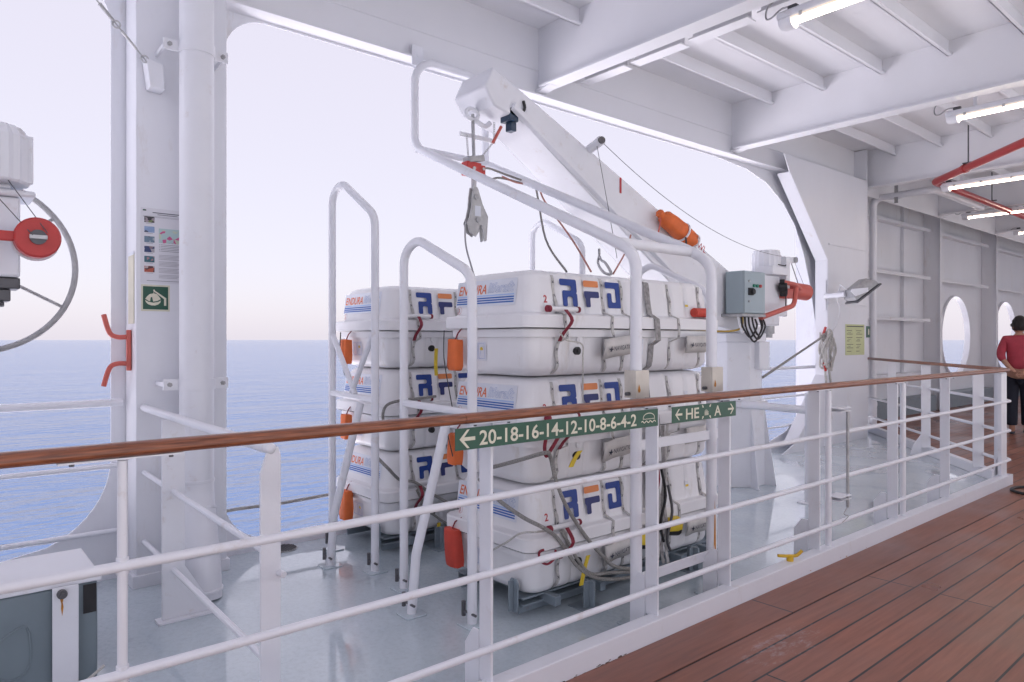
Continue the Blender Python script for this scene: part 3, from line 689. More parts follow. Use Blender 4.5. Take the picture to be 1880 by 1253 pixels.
    put_text(m, '2', -.668, .372, lambda u, v: sx(u, v, .003), .052, bold=.02)
    for k in range(20): a0, a1 = 2 * math.pi * k / 20, 2 * math.pi * (k + .5) / 20; pass
    m.build('number_mark', [FIBRE, REDLET], t, smooth=False)
    m = MB(); ci = circle(-.255, .345, .021, 22); m.flat(stroke(ci + ci[:1], .0012), lambda u, v: sy(u, v)); put_text(m, '3', -.265, .331, lambda u, v: sy(u, v), .036); m.build('number_mark', REDLET, t, smooth=False)
    # straps with printed marks, running in the grooves
    for k, gy in enumerate(GMAIN):
        pts = []; n = 22
        for i in range(n + 1):
            z = .012 + (.515 - .012) * i / n; wob = .006 * math.sin(i * .9 + k * 1.7) + (.012 * math.sin(z * 9 + k) if k < 3 else .02 * (z - .25))
            zz = z; e = .004 + .002 * math.sin(i * 1.3 + k); x = HX - max(inset(zz), -.055 if .2 < z < .32 else -9) - gdepth(gy + wob, zz) * .75 + e
            if .185 < z < .325: x = HX + .055 + .004
            pts.append((x, gy + wob, z))
        m = MB(); m.ribbon(pts, (0, .019, 0)); st = m.build('strap', WEBL, t)
        m = MB()
        for i in (2, 5, 8, 11, 14, 17, 20):
            p = Vector(pts[i]); q = Vector(pts[i + 1]); d = q - p
            for a, b in ((-.006, .006), (.006, -.006)): m.ribbon([p + d * .2 + Vector((.0025, a, 0)), p + d * .75 + Vector((.0025, b, 0))], (0, .003, 0), .0006)
        m.build('strap_marks', INK, st)
    # broad lashing band round the middle
    m = MB(); pts = [(HX - inset(z) + .006 if not .18 < z < .33 else HX + .062, .155 + .012 * math.sin(z * 11), z) for z in [.005 + .535 * i / 18 for i in range(19)]]
    m.ribbon(pts, (0, .045, 0), .002); m.build('lashing_band', WEB, t)
    # plug, valve, canvas name covers with lettering, flag tube, seam clip
    m = MB(); m.cyl(sx(-.435, .128, -.01), sx(-.435, .128, .014), .021, 18); m.cyl(sx(-.435, .128, .012), sx(-.435, .128, .020), .010, 6); m.build('drain_plug', BLACK, t)
    m = MB(); m.cyl(sx(-.425, .185, -.01), sx(-.425, .185, .010), .020, 18); m.cyl(sx(-.425, .185, .009), sx(-.425, .185, .014), .008, 12); m.build('valve', FIBRE, t)
    for y0, y1, ra in ((-.29, -.035, .03), (.43, .67, 0)):
        m = MB(); n = 8
        top = [Vector((HX + .066 + .006 * math.sin(i * 1.4), y0 + (y1 - y0) * i / n, .208 + ra * (i / n - .7))) for i in range(n + 1)]
        bot = [Vector((HX + .048 + .008 * math.sin(i * 1.1 + 1), y0 + (y1 - y0) * i / n, .108 + ra * (i / n - .9))) for i in range(n + 1)]
        mid = [(a + b) / 2 + Vector((.012, 0, 0)) for a, b in zip(top, bot)]
        m.add(top + mid + bot, [(i, i + 1, n + 2 + i, n + 1 + i) for i in range(n)] + [(n + 1 + i, n + 2 + i, 2 * n + 3 + i, 2 * n + 2 + i) for i in range(n)])
        cv = m.build('name_cover', CANVAS, t); so_ = cv.modifiers.new('thick', 'SOLIDIFY'); so_.thickness = .006
        m = MB(); sl_ = ra * .75 / (y1 - y0)
        fn = lambda u, v, y0=y0, sl_=sl_: Vector((HX + .082 - (.158 - v) * .05, u, v + sl_ * (u - y0) - ra * .75))
        put_text(m, 'NAVIGATIONS', y0 + .062, .143, fn, .034, fit=(y1 - y0) - .085, bold=.004)
        m.flat([(y0 + .02, .132), (y0 + .03, .150), (y0 + .018, .158), (y0 + .034, .158), (y0 + .042, .172), (y0 + .045, .156), (y0 + .058, .154), (y0 + .044, .148), (y0 + .04, .138), (y0 + .033, .146)], fn)
        m.build('cover_lettering', INK, cv, smooth=False)
    m = MB()
    for y in (-.42, -.28, -.14, .02, .2, .34, .5): m.box((HX - .20, y - .045, .540), (HX - .155, y + .045, .547))
    m.build('edge_pads', BLACK, t, .002)
    m = MB(); m.flat(rect(.02, .10, .10, .19), lambda u, v: sx(u, v)); m.cur = 1
    for k in range(5): m.flat(rect(.03, .165 - k * .012, .09, .168 - k * .012), lambda u, v: sx(u, v, .0035))
    m.flat(rect(.03, .174, .05, .184), lambda u, v: sx(u, v, .0035)); m.build('data_label', [LABELP, INK], t, smooth=False)
    m = MB(); m.flat(rect(.50, .385, .53, .418), lambda u, v: sx(u, v)); m.cur = 1; m.flat(rect(.50, .385, .53, .398), lambda u, v: sx(u, v, .004)); m.build('warning_label', [LABELP, YELTAPE], t, smooth=False)
    m = MB(); m.cyl(sx(-.66, .34, .03), sx(-.46, .34, .03), .013, 12); tb = m.build('flare_tube', FIBRE, t)
    m = MB(); m.cyl(sx(-.675, .34, .03), sx(-.655, .34, .03), .0175, 14); m.cyl(sx(-.465, .34, .03), sx(-.45, .34, .03), .016, 14); m.build('tube_cap', REDWEB, tb)
    m = MB(); m.ribbon(smooth_path([sx(-.57, .335, .055), sx(-.59, .28, .07), sx(-.60, .22, .05), sx(-.59, .18, .03)]), (0, .022, 0), .002); m.build('pull_tab', REDWEB, t)
    return t
raft0 = make_raft()
tier = ('bottom', 'middle', 'top')
STX = (-2.875, -4.235); YC = 3.03
rafts = []
for si, (x, nm) in enumerate(zip(STX, ('front', 'rear'))):
    for k in range(3):
        lb = {(0, 2): 'topmost white liferaft canister of the front stack, nearest the handrail',
              (0, 1): 'middle white liferaft canister of the front stack, half behind the green number sign',
              (0, 0): 'lowest white liferaft canister of the front stack, roped down on its grey cradle',
              (1, 2): 'topmost white liferaft canister of the rear stack at the ship edge',
              (1, 1): 'middle white liferaft canister of the rear stack at the ship edge',
              (1, 0): 'lowest white liferaft canister of the rear stack, on the rear grey cradle'}[(si, k)]
        o = raft0 if not rafts else dup(raft0)
        o.location = (x + (.004, -.006, .003)[k], YC + (0, .006, -.004)[k], .102 + .546 * k); o.rotation_euler.z = R((.25, -.2, .1)[k]); o['label'] = lb
        rafts.append(o)
# orange flag sleeve only on the topmost front canister
m = MB(); tp = rafts[2]
m.tube([(HX + .035, .545, .35), (HX + .035, .69, .352)], .028, 16); fs = m.build('flag_sleeve', REDBAG); fs.parent = tp

# cradles
for x, lb in zip(STX, ('grey steel cradle under the front stack of liferafts', 'grey steel cradle under the rear stack of liferafts')):
    c = thing('raft_cradle', lb, 'cradle', (x, YC, 0), 'grey cradles under the liferafts')
    for dx in (-.24, .24):
        m = MB(); m.box((x + dx - .035, 2.26, .055), (x + dx + .035, 3.84, .065)); m.box((x + dx - .006, 2.26, .015), (x + dx + .006, 3.84, .055)); m.box((x + dx - .035, 2.26, .09), (x + dx + .035, 3.84, .1)); m.box((x + dx - .035, 2.262, .066), (x + dx - .028, 3.84, .0895)); m.build('side_beam', GREYP, c, .002)
    for y in (2.42, 2.75, 3.45, 3.72):
        m = MB(); m.box((x - .30, y - .02, .05), (x + .36, y + .02, .097)); m.build('cross_beam', GREYP, c, .003)
    for y in (2.62, 3.52):
        for dx in (-.26, .38):
            m = MB(); m.box((x + dx - .04, y - .006, .004), (x + dx + .04, y + .006, .14)); m.box((x + dx - .006, y - .04, .004), (x + dx + .006, y + .04, .139)); m.box((x + dx - .085, y - .07, 0), (x + dx + .085, y + .07, .006)); m.build('foot', GREYP, c, .002)
    for y in (2.235, 3.86):
        m = MB()
        xx = x + .235
        m.prism([(-.032, .045), (-.018, .03), (.018, .03), (.032, .045), (.032, .175), (.018, .195), (-.018, .195), (-.032, .175)], lambda u, v, q: (xx + u, q, v), y - .005, y + .005); m.box((xx - .004, y - .035, .04), (xx + .004, y - .006, .19)); m.build('end_stop', GREYP, c, .0015)

# ================================================================== PIPE GUARDS round the stacks
def foot(mb, x, y, s_=.06): mb.prism(rounded([(x - s_, y - s_), (x + s_, y - s_), (x + s_, y + s_), (x - s_, y + s_)], .015, 2), lambda u, v, q: (u, v, q), 0, .007)
def pins(par, x, y):
    m = MB(); m.cyl((x - .045, y - .012, .055), (x + .045, y - .012, .055), .0065, 8); m.cyl((x - .055, y - .012, .03), (x - .055, y - .012, .10), .011, 8); m.build('foot_pin', DKMET, par)
def end_guard(label, xo, xi, zo, zi, y, side, group):
    t = thing('pipe_guard', label, 'pipe guard', ((xo + xi) / 2, y, 0), group)
    m = MB(); m.tube(fillet([(xo, y, .005), (xo, y, zo - .03), (xo + .14, y, zo + .03), (xi - .0, y, zi), (xi, y, .005)], .13, 7), .024, 14)
    m.build('hoop', PIPEW, t)
    m = MB(); m.tube([(xo, y, 1.03), (xi, y, 1.02)], .02, 12); m.build('cross_bar', PIPEW, t)
    m = MB(); xs = xo * .45 + xi * .55
    m.tube(fillet([(xs + .08, y - .003, .99), (xs, y + side * .14, .30), (xs - .01, y + side * .16, .005)], .3, 6), .024, 14)
    m.build('strut', PIPEW, t)
    for px_, py_ in ((xo, y), (xi, y), (xs - .01, y + side * .16)):
        m = MB(); foot(m, px_, py_); m.build('foot_plate', DECK, t, .002)
    for px_, py_ in ((xo, y), (xi, y), (xs - .01, y + side * .16)): pins(t, px_, py_)
    return t
G_ = 'white pipe guards at the raft ends'
gA = end_guard('tall white pipe guard at the near end of the rear stack', -4.27, -3.70, 2.36, 2.12, 2.05, -1, G_)
gB = end_guard('lower white pipe guard at the near end of the front stack', -3.34, -2.71, 1.89, 1.70, 2.03, -1, G_)
gC = end_guard('tall white pipe guard behind the far end of the rear stack', -4.5, -3.9, 2.36, 2.15, 4.02, 1, G_)
gD = end_guard('low white pipe guard at the far end of the front stack, beside the boom', -3.35, -2.72, 1.89, 1.70, 4.02, 1, G_)
m = MB(); m.tube([(-4.27, 2.05, 1.42), (-3.95, 2.05, 1.04)], .018, 10); m.tube([(-3.72, 2.05, 1.42), (-4.0, 2.05, 1.05)], .018, 10); m.build('brace', PIPEW, gA)

og = thing('pipe_guard', 'big white twin-pipe guard rising over the front stack to a square loop', 'pipe guard', (-2.2, 2.95, 0))
ya, yb = 2.64, 3.27
m = MB(); m.tube(fillet([(-2.2, ya, .005), (-2.2, ya, 1.80), (-2.36, ya, 1.885), (-4.02, ya, 2.655), (-4.2, ya, 2.74), (-4.2, ya, 3.36), (-4.2, yb, 3.36), (-4.2, yb, 2.74)], .17, 8), .0285, 16); m.build('near_pipe', PIPEW, og)
m = MB(); m.tube(fillet([(-2.2, yb, .005), (-2.2, yb, 1.80), (-2.36, yb, 1.885), (-4.2, yb, 2.72)], .17, 8), .0285, 16); m.build('far_pipe', PIPEW, og)
m = MB(); m.tube([(-2.33, ya, 1.868), (-2.33, yb, 1.868)], .027, 14); m.build('cross_pipe', PIPEW, og)
m = MB(); m.tube([(-4.17, ya, 2.715), (-4.17, yb, 2.715)], .026, 14); m.build('cross_pipe', PIPEW, og)
for y in (ya, yb):
    m = MB(); m.prism([(-.0285, 0), (.0285, 0), (.0285, .132), (-.0285, .132)], lambda u, v, q: (q, y + u * 1.75, 1.10 + v), -2.172, -2.160); m.box((-2.232, y - .05, 1.10), (-2.172, y - .038, 1.232)); m.box((-2.232, y + .038, 1.10), (-2.172, y + .05, 1.232)); m.build('sleeve_plate', PLATE, og, .002)
    m = MB(); m.cyl((-2.2, y - .075, 1.12), (-2.2, y + .075, 1.12), .009, 8); m.build('sleeve_bolt', DKMET, og)
    m = MB(); foot(m, -2.2, y, .07); m.build('foot_plate', DECK, og, .002)
for z in (.84, .19):
    m = MB(); m.box((-2.206, ya, z), (-2.194, yb + (.12 if z > .5 else 0), z + .05)); m.build('flat_bar', PIPEW, og, .002)
m = MB()                                          # rust run down the far leg
pp = [(.0, .52), (.006, .40), (.008, .30), (.011, .2), (.009, .1), (.022, .02), (-.022, .012), (-.016, .07), (-.010, .16), (-.006, .26), (-.004, .36)]
m.add([(-2.2 + .0292 * math.cos(a * 33 - .35), yb + .0292 * math.sin(a * 33 - .35) , z) for a, z in pp], [tuple(range(len(pp)))]); m.build('rust_run', RUST, og, smooth=False)

# ================================================================== ON THE NEAR COLUMN
dp = thing('drain_pipe', 'thick white vertical drain pipe clamped to the poster column', 'pipe', (-4.09, 1.155, 0))
m = MB(); m.tube(fillet([(-4.09, 1.155, 4.05), (-4.09, 1.155, .52), (-3.92, 1.14, .16), (-3.90, 1.14, .0)], .22, 8), .089, 28); m.build('pipe', PIPEW, dp)
for c, d in (((-4.09, 1.155, .60), (0, 0, 1)), ((-4.055, 1.153, .44), (-.35, 0, .9)), ((-3.94, 1.142, .22), (-.3, 0, .9)), ((-3.90, 1.14, .05), (0, 0, 1))):
    v = Vector(d).normalized() * .009; m = MB(); m.cyl(Vector(c) - v, Vector(c) + v, .0935, 28); m.build('collar', PIPEW, dp, .003)
for z in (2.985, 1.135):
    m = MB(); N = 20
    m.loft([[(-4.09 + r * math.cos(R(-95 + 190 * k / N)), 1.155 + r * math.sin(R(-95 + 190 * k / N)), z + h) for k in range(N + 1)] for r, h in ((.0895, -.03), (.0955, -.03), (.0955, .03), (.0895, .03))], caps=False)
    m.box((-4.10, .985, z - .03), (-4.09, 1.060, z + .03)); m.box((-4.10, 1.250, z - .03), (-4.09, 1.325, z + .03)); m.box((XI, .992, z - .012), (-4.101, 1.004, z + .012)); m.box((XI, 1.306, z - .012), (-4.101, 1.318, z + .012)); m.build('pipe_clamp', PIPEW, dp, .002)
    for yy in (1.015, 1.295):
        m = MB(); m.cyl((-4.095, yy, z), (-4.078, yy, z), .013, 6); m.cyl((-4.08, yy, z), (-4.066, yy, z), .006, 8); m.build('clamp_bolt', GALV, dp)

XF = XI + .002
ps = thing('poster', 'white instruction poster with six small photos beside the drain pipe', 'poster', (XF, 1.05, 1.69))
yp, zt, zb = .918, 2.118, 1.698
m = MB(); m.box((XF - .001, yp, zb), (XF + .0015, 1.20, zt)); m.build('sheet', PAPER, ps)
PF = lambda u, v: Vector((XF + .0035, yp + u, zb + v))
for k in range(6):
    m = MB(); v = .338 - k * .0555; m.flat(rect(.018, v, .070, v + .034), PF); m.build('photo', PHOTOS[k], ps, smooth=False)
m = MB(); m.flat(rect(.092, .228, .26, .31), PF); m.build('chart', PHOTOS[6], ps, smooth=False)
m = MB(); m.flat(rounded(rect(.010, .402, .028, .410), .0035), PF); m.build('emblem', SIGNG, ps, smooth=False)
m = MB()
m.flat(rect(.06, .394, .22, .398), PF); m.flat(rect(.085, .385, .19, .3875), PF)
for k in range(6): m.flat(rect(.028, .332 - k * .0555, .062, .3332 - k * .0555), PF)
for k in range(5): m.flat(rect(.094, .217 - k * .009, .097, .220 - k * .009), PF); m.flat(rect(.101, .2175 - k * .009, .25, .2193 - k * .009), PF)
m.flat(rect(.03, .012, .20, .0138), PF)
m.build('print', INK, ps, smooth=False)
GREYINK = mat('grey_ink', (.36, .36, .40), .6)
m = MB()
for k in range(18):
    if k % 5 == 4: continue
    m.flat(rect(.092, .158 - k * .0075, .25 - .03 * (k % 3), .1602 - k * .0075), PF)
for k in range(2): m.flat(rect(.01, .374 - k * .005, .25, .3755 - k * .005), PF)
m.build('small_print', GREYINK, ps, smooth=False)

gs = thing('raft_sign', 'square green sign with a davit and liferaft symbol below the poster', 'sign', (XF, .99, 1.53))
ys_, zs = .920, 1.540
m = MB(); m.box((XF - .001, ys_, zs), (XF + .002, ys_ + .148, zs + .148)); m.build('border', CREAM, gs)
m = MB(); m.box((XF + .002, ys_ + .009, zs + .010), (XF + .003, ys_ + .139, zs + .139)); m.build('panel', SIGNG, gs)
GF = lambda u, v: Vector((XF + .0042, ys_ + .009 + u * .130, zs + .010 + v * .129))
m = MB()
m.flat([(.08, .40), (.12, .30), (.20, .22), (.33, .17), (.48, .17), (.60, .22), (.68, .30), (.71, .40), (.71, .31), (.71, .38)][:8] + [(.60, .33), (.40, .29), (.2, .33)], GF)
m.flat([(.09, .455), (.2, .375), (.28, .35), (.30, .52), (.36, .54), (.40, .34), (.56, .37), (.70, .455), (.62, .58), (.55, .67), (.42, .70), (.26, .66), (.16, .56)], GF)
m.flat(stroke([(.425, .70), (.43, .83)], .018), GF); m.flat(circle(.435, .83, .035, 12), GF)
m.flat([(.45, .83), (.92, .50), (.92, .17), (.83, .17), (.83, .46), (.42, .79)], lambda u, v: GF(u, v) + Vector((.0006, 0, 0)))
m.build('symbol', CREAM, gs, smooth=False)

np_ = thing('paper_notice', 'faded cream paper taped to the narrow side of the poster column', 'notice', (-4.41, .893, 1.43))
m = MB(); m.box((-4.47, .891, 1.47), (-4.335, .8945, 1.86)); m.build('sheet', CPAPER, np_)
m = MB(); m.box((-4.472, .8905, 1.855), (-4.333, .8912, 1.875)); m.build('tape', LABELP, np_)

cl = thing('cleat', 'red twin-horned rope cleat on the side of the poster column', 'cleat', (-4.42, .85, 1.3))
m = MB(); m.box((-4.425, .87, 1.205), (-4.395, .893, 1.435)); m.build('base_plate', CORAL, cl, .004)
for s_ in (1, -1):
    zc = 1.32
    m = MB(); m.tube(smooth_path([(-4.41, .87, zc + s_ * .075), (-4.42, .825, zc + s_ * .075), (-4.435, .79, zc + s_ * .10), (-4.455, .765, zc + s_ * .20)]), .0135, 12); m.build('horn', CORAL, cl)

sw = thing('stay_wire', 'tensioned steel wire with shackles running up from the poster column', 'wire', (-4.2, .95, 2.9))
A = Vector((-4.215, .935, 2.90)); B = A + (onx(172, -6, -4.05) - A) * 1.0
m = MB(); m.tube([A.lerp(B, .02), A.lerp(B, .95)], .0035, 8); m.build('wire', GALV, sw)
m = MB(); m.tube([A.lerp(B, .22), A.lerp(B, .50)], .0075, 10); m.build('turnbuckle', STEEL, sw)
m = MB(); m.tube([A.lerp(B, .66), A.lerp(B, .9)], .009, 8); m.build('wire_sleeve', GALV, sw)
for f in (.06, .60):
    m = MB(); p = A.lerp(B, f); m.tube([p + Vector((0, .018 * math.cos(q), .018 * math.sin(q))) for q in [2 * math.pi * k / 12 for k in range(12)]], .005, 8, closed=True); m.build('shackle', STEEL, sw)

# grey locker in the foreground, its white bracket
bx = thing('deck_locker', 'low grey steel locker with a white top at the lower left', 'locker', (-3.5, -.4, 0))
m = MB(); m.box((-3.725, -1.4, .0), (-3.265, .54, .398)); m.build('body', BOXGREY, bx, .01)
m = MB(); m.box((-3.737, -1.42, .400), (-3.255, .552, .420)); m.build('lid', WHITE, bx, .004)
m = MB(); m.tube(smooth_path([(-3.262, .16, .17), (-3.262, .22, .24), (-3.262, .30, .27), (-3.262, .31, .12), (-3.262, .25, .08), (-3.262, .19, .12)]), .0035, 6); m.build('weld_bead', BOXGREY, bx)
m = MB(); m.box((-3.266, .488, .275), (-3.260, .534, .39)); m.build('hatch', BLACK, bx)
bk = thing('steel_bracket', 'upright white steel strip with a rusty bolt in front of the grey locker', 'bracket', (-3.235, .42, 0))
m = MB(); m.box((-3.24, .380, 0), (-3.23, .468, .408)); m.build('strip', PIPEW, bk, .002)
m = MB(); m.cyl((-3.23, .411, .383), (-3.215, .411, .383), .018, 16); m.cyl((-3.216, .411, .383), (-3.205, .411, .383), .009, 6); m.build('bolt', DKMET, bk)
m = MB(); m.flat([(.404, .366), (.417, .366), (.414, .348), (.4165, .33), (.412, .295), (.408, .325), (.409, .345)], lambda u, v: Vector((-3.2288, u, v))); m.build('rust_stain', RUST, bk, smooth=False)
ln = MB(); ln.tube(sag((-3.20, .45, .01), (-3.19, .55, .075), .005), .006, 8); tag(ln.build('thin_line', ROPEW), 'short pale cord stretched at the foot of the grey locker', 'cord')
gr = thing('deck_drain', 'round grey drain grating flush in the blue-grey deck', 'drain', tuple(onz(522, 1008)))
c0 = onz(522, 1008); m = MB(); m.cyl(c0 + Vector((0, 0, .001)), c0 + Vector((0, 0, .005)), .085, 24); m.build('rim', GALV, gr)
m = MB()
for k in range(-4, 5):
    L_ = math.sqrt(max(.0, .075 ** 2 - (k * .017) ** 2)); m.box(c0 + Vector((-L_, k * .017 - .003, .005)), c0 + Vector((L_, k * .017 + .003, .008))); m.box(c0 + Vector((k * .017 - .003, -L_, .0082)), c0 + Vector((k * .017 + .003, L_, .0105)))
m.build('grating', DKMET, gr)
fr_ = MB(); fr_.tube([(-4.72, y, .26 - .015 * math.cos(y * .5) + .004 * math.sin(y * 9)) for y in [-5 + .15 * k for k in range(80)]], .011, 8); tag(fr_.build('fender_rope', ROPE), 'grey twisted rope stretched outside the ship edge above the sea', 'rope')

# ================================================================== NEAR DAVIT (left edge): column, gearbox, hand wheel
nd = thing('davit_winch', 'white davit winch with a red drum and big grey hand wheel at the left edge', 'davit winch', (-4.0, -.05, 0))
XD = -3.95
m = MB(); m.tube([(XD, .02, 0), (XD, .02, 1.5)], [.22, .19], 8); m.build('pedestal', PIPEW, nd)
m = MB(); m.box((XD - .14, -.34, 1.665), (XD + .06, .335, 2.03)); m.box((XD - .16, -.34, 2.032), (XD + .08, .392, 2.062)); m.box((XD - .13, -.3, 2.064), (XD + .05, .30, 2.09)); m.build('gearbox', PIPEW, nd, .012)
m = MB(); mc = Vector((XD, .205, 0))
N = 40; m.loft([[(mc.x + (r + (.009 if k % 2 else 0)) * math.cos(2 * math.pi * k / N), mc.y + (r + (.009 if k % 2 else 0)) * math.sin(2 * math.pi * k / N), z) for k in range(N)] for r, z in ((.155, 2.09), (.165, 2.10), (.165, 2.30), (.14, 2.345))]); m.build('motor', PIPEW, nd, ang=20)
m = MB(); m.box((XD + .02, .30, 2.10), (XD + .05, .385, 2.32)); m.build('motor_terminal_box', PIPEW, nd, .006)
m = MB(); m.box((XD - .12, -.30, 1.612), (XD + .05, .335, 1.663)); m.box((XD - .10, -.28, 1.555), (XD + .04, .30, 1.61)); m.cyl((XD, .22, 1.53), (XD, .22, 1.555), .06, 14); m.build('lower_casing', DKMET, nd, .006)
wc = onx(-50, 486, XD - .24); wr = 161 * (wc.x * FX + wc.y * FY) / FOC
m = MB(); m.tube([wc + Vector((0, wr * math.cos(q), wr * math.sin(q))) for q in [2 * math.pi * k / 64 for k in range(64)]], .0145, 10, closed=True)
m.build('hand_wheel', GALV, nd)
for q in (38, -28, 98, 158, 218, 278):
    m = MB(); m.tube([wc + Vector((.03, .05 * math.cos(R(q)), .05 * math.sin(R(q)))), wc + Vector((0, wr * math.cos(R(q)), wr * math.sin(R(q))))], .0085, 8); m.build('wheel_spoke', GALV, nd)
dc = onx(70, 436, XD + .22)
m = MB(); m.tube([dc + Vector((-.09, 0, 0)), dc + Vector((-.01, 0, 0)), dc + Vector((.0, 0, 0))], [.088, .090, .082], 28); m.build('drum', REDP, nd)
m = MB(); m.tube([dc + Vector((-.10, 0, -.004)), dc + Vector((-.092, 0, -.004))], .094, 28); m.build('drum_flange', PIPEW, nd)
m = MB(); m.tube([dc + Vector((-.02, 0, 0)), dc + Vector((.012, 0, 0))], .033, 18); m.build('hub', DKMET, nd)
m = MB(); m.box(dc + Vector((.012, -.034, -.009)), dc + Vector((.018, .034, .009)), None); m.build('hub_bar', STEEL, nd, .002)
m = MB(); m.box((dc.x - .05, dc.y - .34, dc.z - .022), (dc.x - .02, dc.y - .06, dc.z + .022)); m.cyl((dc.x - .10, dc.y - .20, dc.z), (dc.x + .01, dc.y - .20, dc.z), .033, 16); m.build('drum_arm', REDP, nd, .006)
for a, b in (((60, 432), (-8, 358)), ((87, 428), (-8, 300))):
    m = MB(); m.tube([onx(*a, XD + .238), onx(*b, XD + .10)], .0022, 6); m.build('lifting_wire', DKMET, nd)

# ================================================================== DAVIT CRANE behind the rafts
dcr = thing('davit_crane', 'white davit crane with a slanting boom, control box and red winch', 'crane', (-3.78, 6.05, 0))
pc = Vector((-3.80, 6.0, 0)); m = MB()
def octo(r, z, rot=22.5): return [pc + Vector((r * math.cos(R(rot + 45 * k)), r * math.sin(R(rot + 45 * k)), z)) for k in range(8)]
m.loft([octo(.30, 0), octo(.30, .75)]); m.loft([octo(.325, .75), octo(.325, .80)]); m.loft([octo(.27, .80), octo(.27, 1.36)]); m.loft([octo(.31, 1.36), octo(.31, 1.44)]); m.build('pedestal', PIPEW, dcr, .006)
for q in (22.5, 67.5, -22.5, 112.5, -67.5):
    m = MB(); d = Vector((math.cos(R(q)), math.sin(R(q)), 0)); nn = Vector((-d.y, d.x, 0)) * .008
    P = [(.29, 0), (.40, 0), (.30, .70), (.29, .70)]
    m.prism(P, lambda u, v, w_: pc + d * u + nn * w_ + Vector((0, 0, v)), -1, 1); m.build('gusset', PIPEW, dcr, .002)
m = MB(); m.cyl(pc + Vector((0, 0, 1.44)), pc + Vector((0, 0, 1.50)), .26, 24); m.loft([octo(.23, 1.50), octo(.20, 1.66), octo(.20, 2.02)]); m.build('slewing_head', PIPEW, dcr, .006)
m = MB(); m.box((-3.70, 5.98, 1.10), (-3.50, 6.16, 1.36)); m.cyl((-3.58, 6.16, 1.22), (-3.58, 6.27, 1.22), .022, 12); m.build('slew_gear', PIPEW, dcr, .006)
# boom: box girder tapering to the tip
TT, TB, FT, FB = (2.87, 3.185), (3.00, 2.88), (5.78, 1.955), (5.42, 1.44)
m = MB(); x0, x1 = -3.95, -3.60
tip = [(2.80, 3.17), (2.74, 3.06), (2.80, 2.95), (3.02, 2.955)]
near_ = [(2.87, 3.185), (5.74, 1.96), (5.80, 1.45), (5.30, 1.52), (3.16, 2.86), (2.88, 2.93), (2.80, 3.04)]
m.prism(near_, yz(0), x0, x1); bo = m.build('boom', PIPEW, dcr, .012)
m = MB(); a, b = Vector((0, 3.03, 2.955)), Vector((0, 5.32, 1.64)); d = (b - a).normalized(); nn = Vector((0, -d.z, d.y))
m.loft([[Vector((x1 + .001, 0, 0)) + a + nn * -.03, Vector((x1 + .032, 0, 0)) + a - nn * .018, Vector((x1 + .032, 0, 0)) + a + nn * .018, Vector((x1 + .001, 0, 0)) + a + nn * .03],
        [Vector((x1 + .001, 0, 0)) + b + nn * -.03, Vector((x1 + .032, 0, 0)) + b - nn * .018, Vector((x1 + .032, 0, 0)) + b + nn * .018, Vector((x1 + .001, 0, 0)) + b + nn * .03]])
m.build('boom_rib', PIPEW, dcr, .004)
m = MB(); m.cyl((x1 - .02, 3.80, 2.80), (x1 + .16, 3.74, 2.82), .034, 16); rl = m.build('wire_roller', PIPEW, dcr)
m = MB(); m.cyl((x1 + .16, 3.74, 2.82), (x1 + .175, 3.735, 2.821), .026, 16); m.build('roller_end', DKMET, rl)
m = MB(); m.tube([(x1 - .10, 4.95, 2.32), (x1 - .04, 4.95, 2.335)], .03, 12); m.build('boom_lug', PIPEW, dcr)
# load marks in red
ang_ = math.atan2(1.96 - 3.185, 5.74 - 2.87); cu_, su_ = math.cos(ang_), math.sin(ang_)
def bmark(y, z): return lambda u, v: Vector((x1 + .0025, y + u * cu_ - v * su_, z + u * su_ + v * cu_))
m = MB(); put_text(m, '1', 0, 0, lambda u, v: Vector((x1 + .0025, 4.12 + u, 2.52 + v)), .17, bold=.02); m.build('number', REDLET, dcr, smooth=False)
m = MB(); put_text(m, 'SWL', 0, 0, bmark(5.10, 2.20), .085, bold=.005); put_text(m, '..', .19, 0, bmark(5.10, 2.20), .05); m.build('load_mark', REDLET, dcr, smooth=False)
# counter side: rear casing, motor, control box
m = MB(); m.box((-4.02, 5.78, 1.52), (-3.62, 6.56, 2.02)); m.box((-3.9, 6.6, 1.62), (-3.72, 6.9, 1.95)); m.build('winch_housing', PIPEW, dcr, .012)
m = MB(); mc = Vector((-3.80, 6.62, 0)); N = 36
m.loft([[(mc.x + (r + (.008 if k % 2 else 0)) * math.cos(2 * math.pi * k / N), mc.y + (r + (.008 if k % 2 else 0)) * math.sin(2 * math.pi * k / N), z) for k in range(N)] for r, z in ((.13, 2.02), (.135, 2.04), (.135, 2.24), (.12, 2.29))]); m.build('motor', PIPEW, dcr, ang=20)
m = MB(); m.box((-3.72, 6.30, 2.02), (-3.55, 6.60, 2.10)); m.build('motor_terminal_box', PIPEW, dcr, .005)
m = MB(); m.cyl((-3.80, 6.64, 1.44), (-3.80, 6.64, 1.52), .07, 14); m.cyl((-3.8, 6.64, 1.40), (-3.8, 6.64, 1.44), .05, 14); m.build('gear_cap', GALV, dcr)
m = MB(); m.box((-3.70, 6.69, 1.88), (-3.62, 6.765, 2.225)); m.box((-3.70, 6.766, 2.17), (-3.62, 6.85, 2.225)); m.build('wire_arm', PIPEW, dcr, .006)
m = MB(); m.cyl((-3.72, 6.862, 2.20), (-3.60, 6.862, 2.20), .030, 16); m.build('arm_roller', GALV, dcr)
for k in range(3):
    m = MB(); z = 2.04 + k * .05; m.tube(smooth_path([(-3.66, 6.60, z), (-3.62, 6.66, z - .012), (-3.63, 6.70, z + .004)]), .005, 8); m.build('cable', BLACK, dcr)
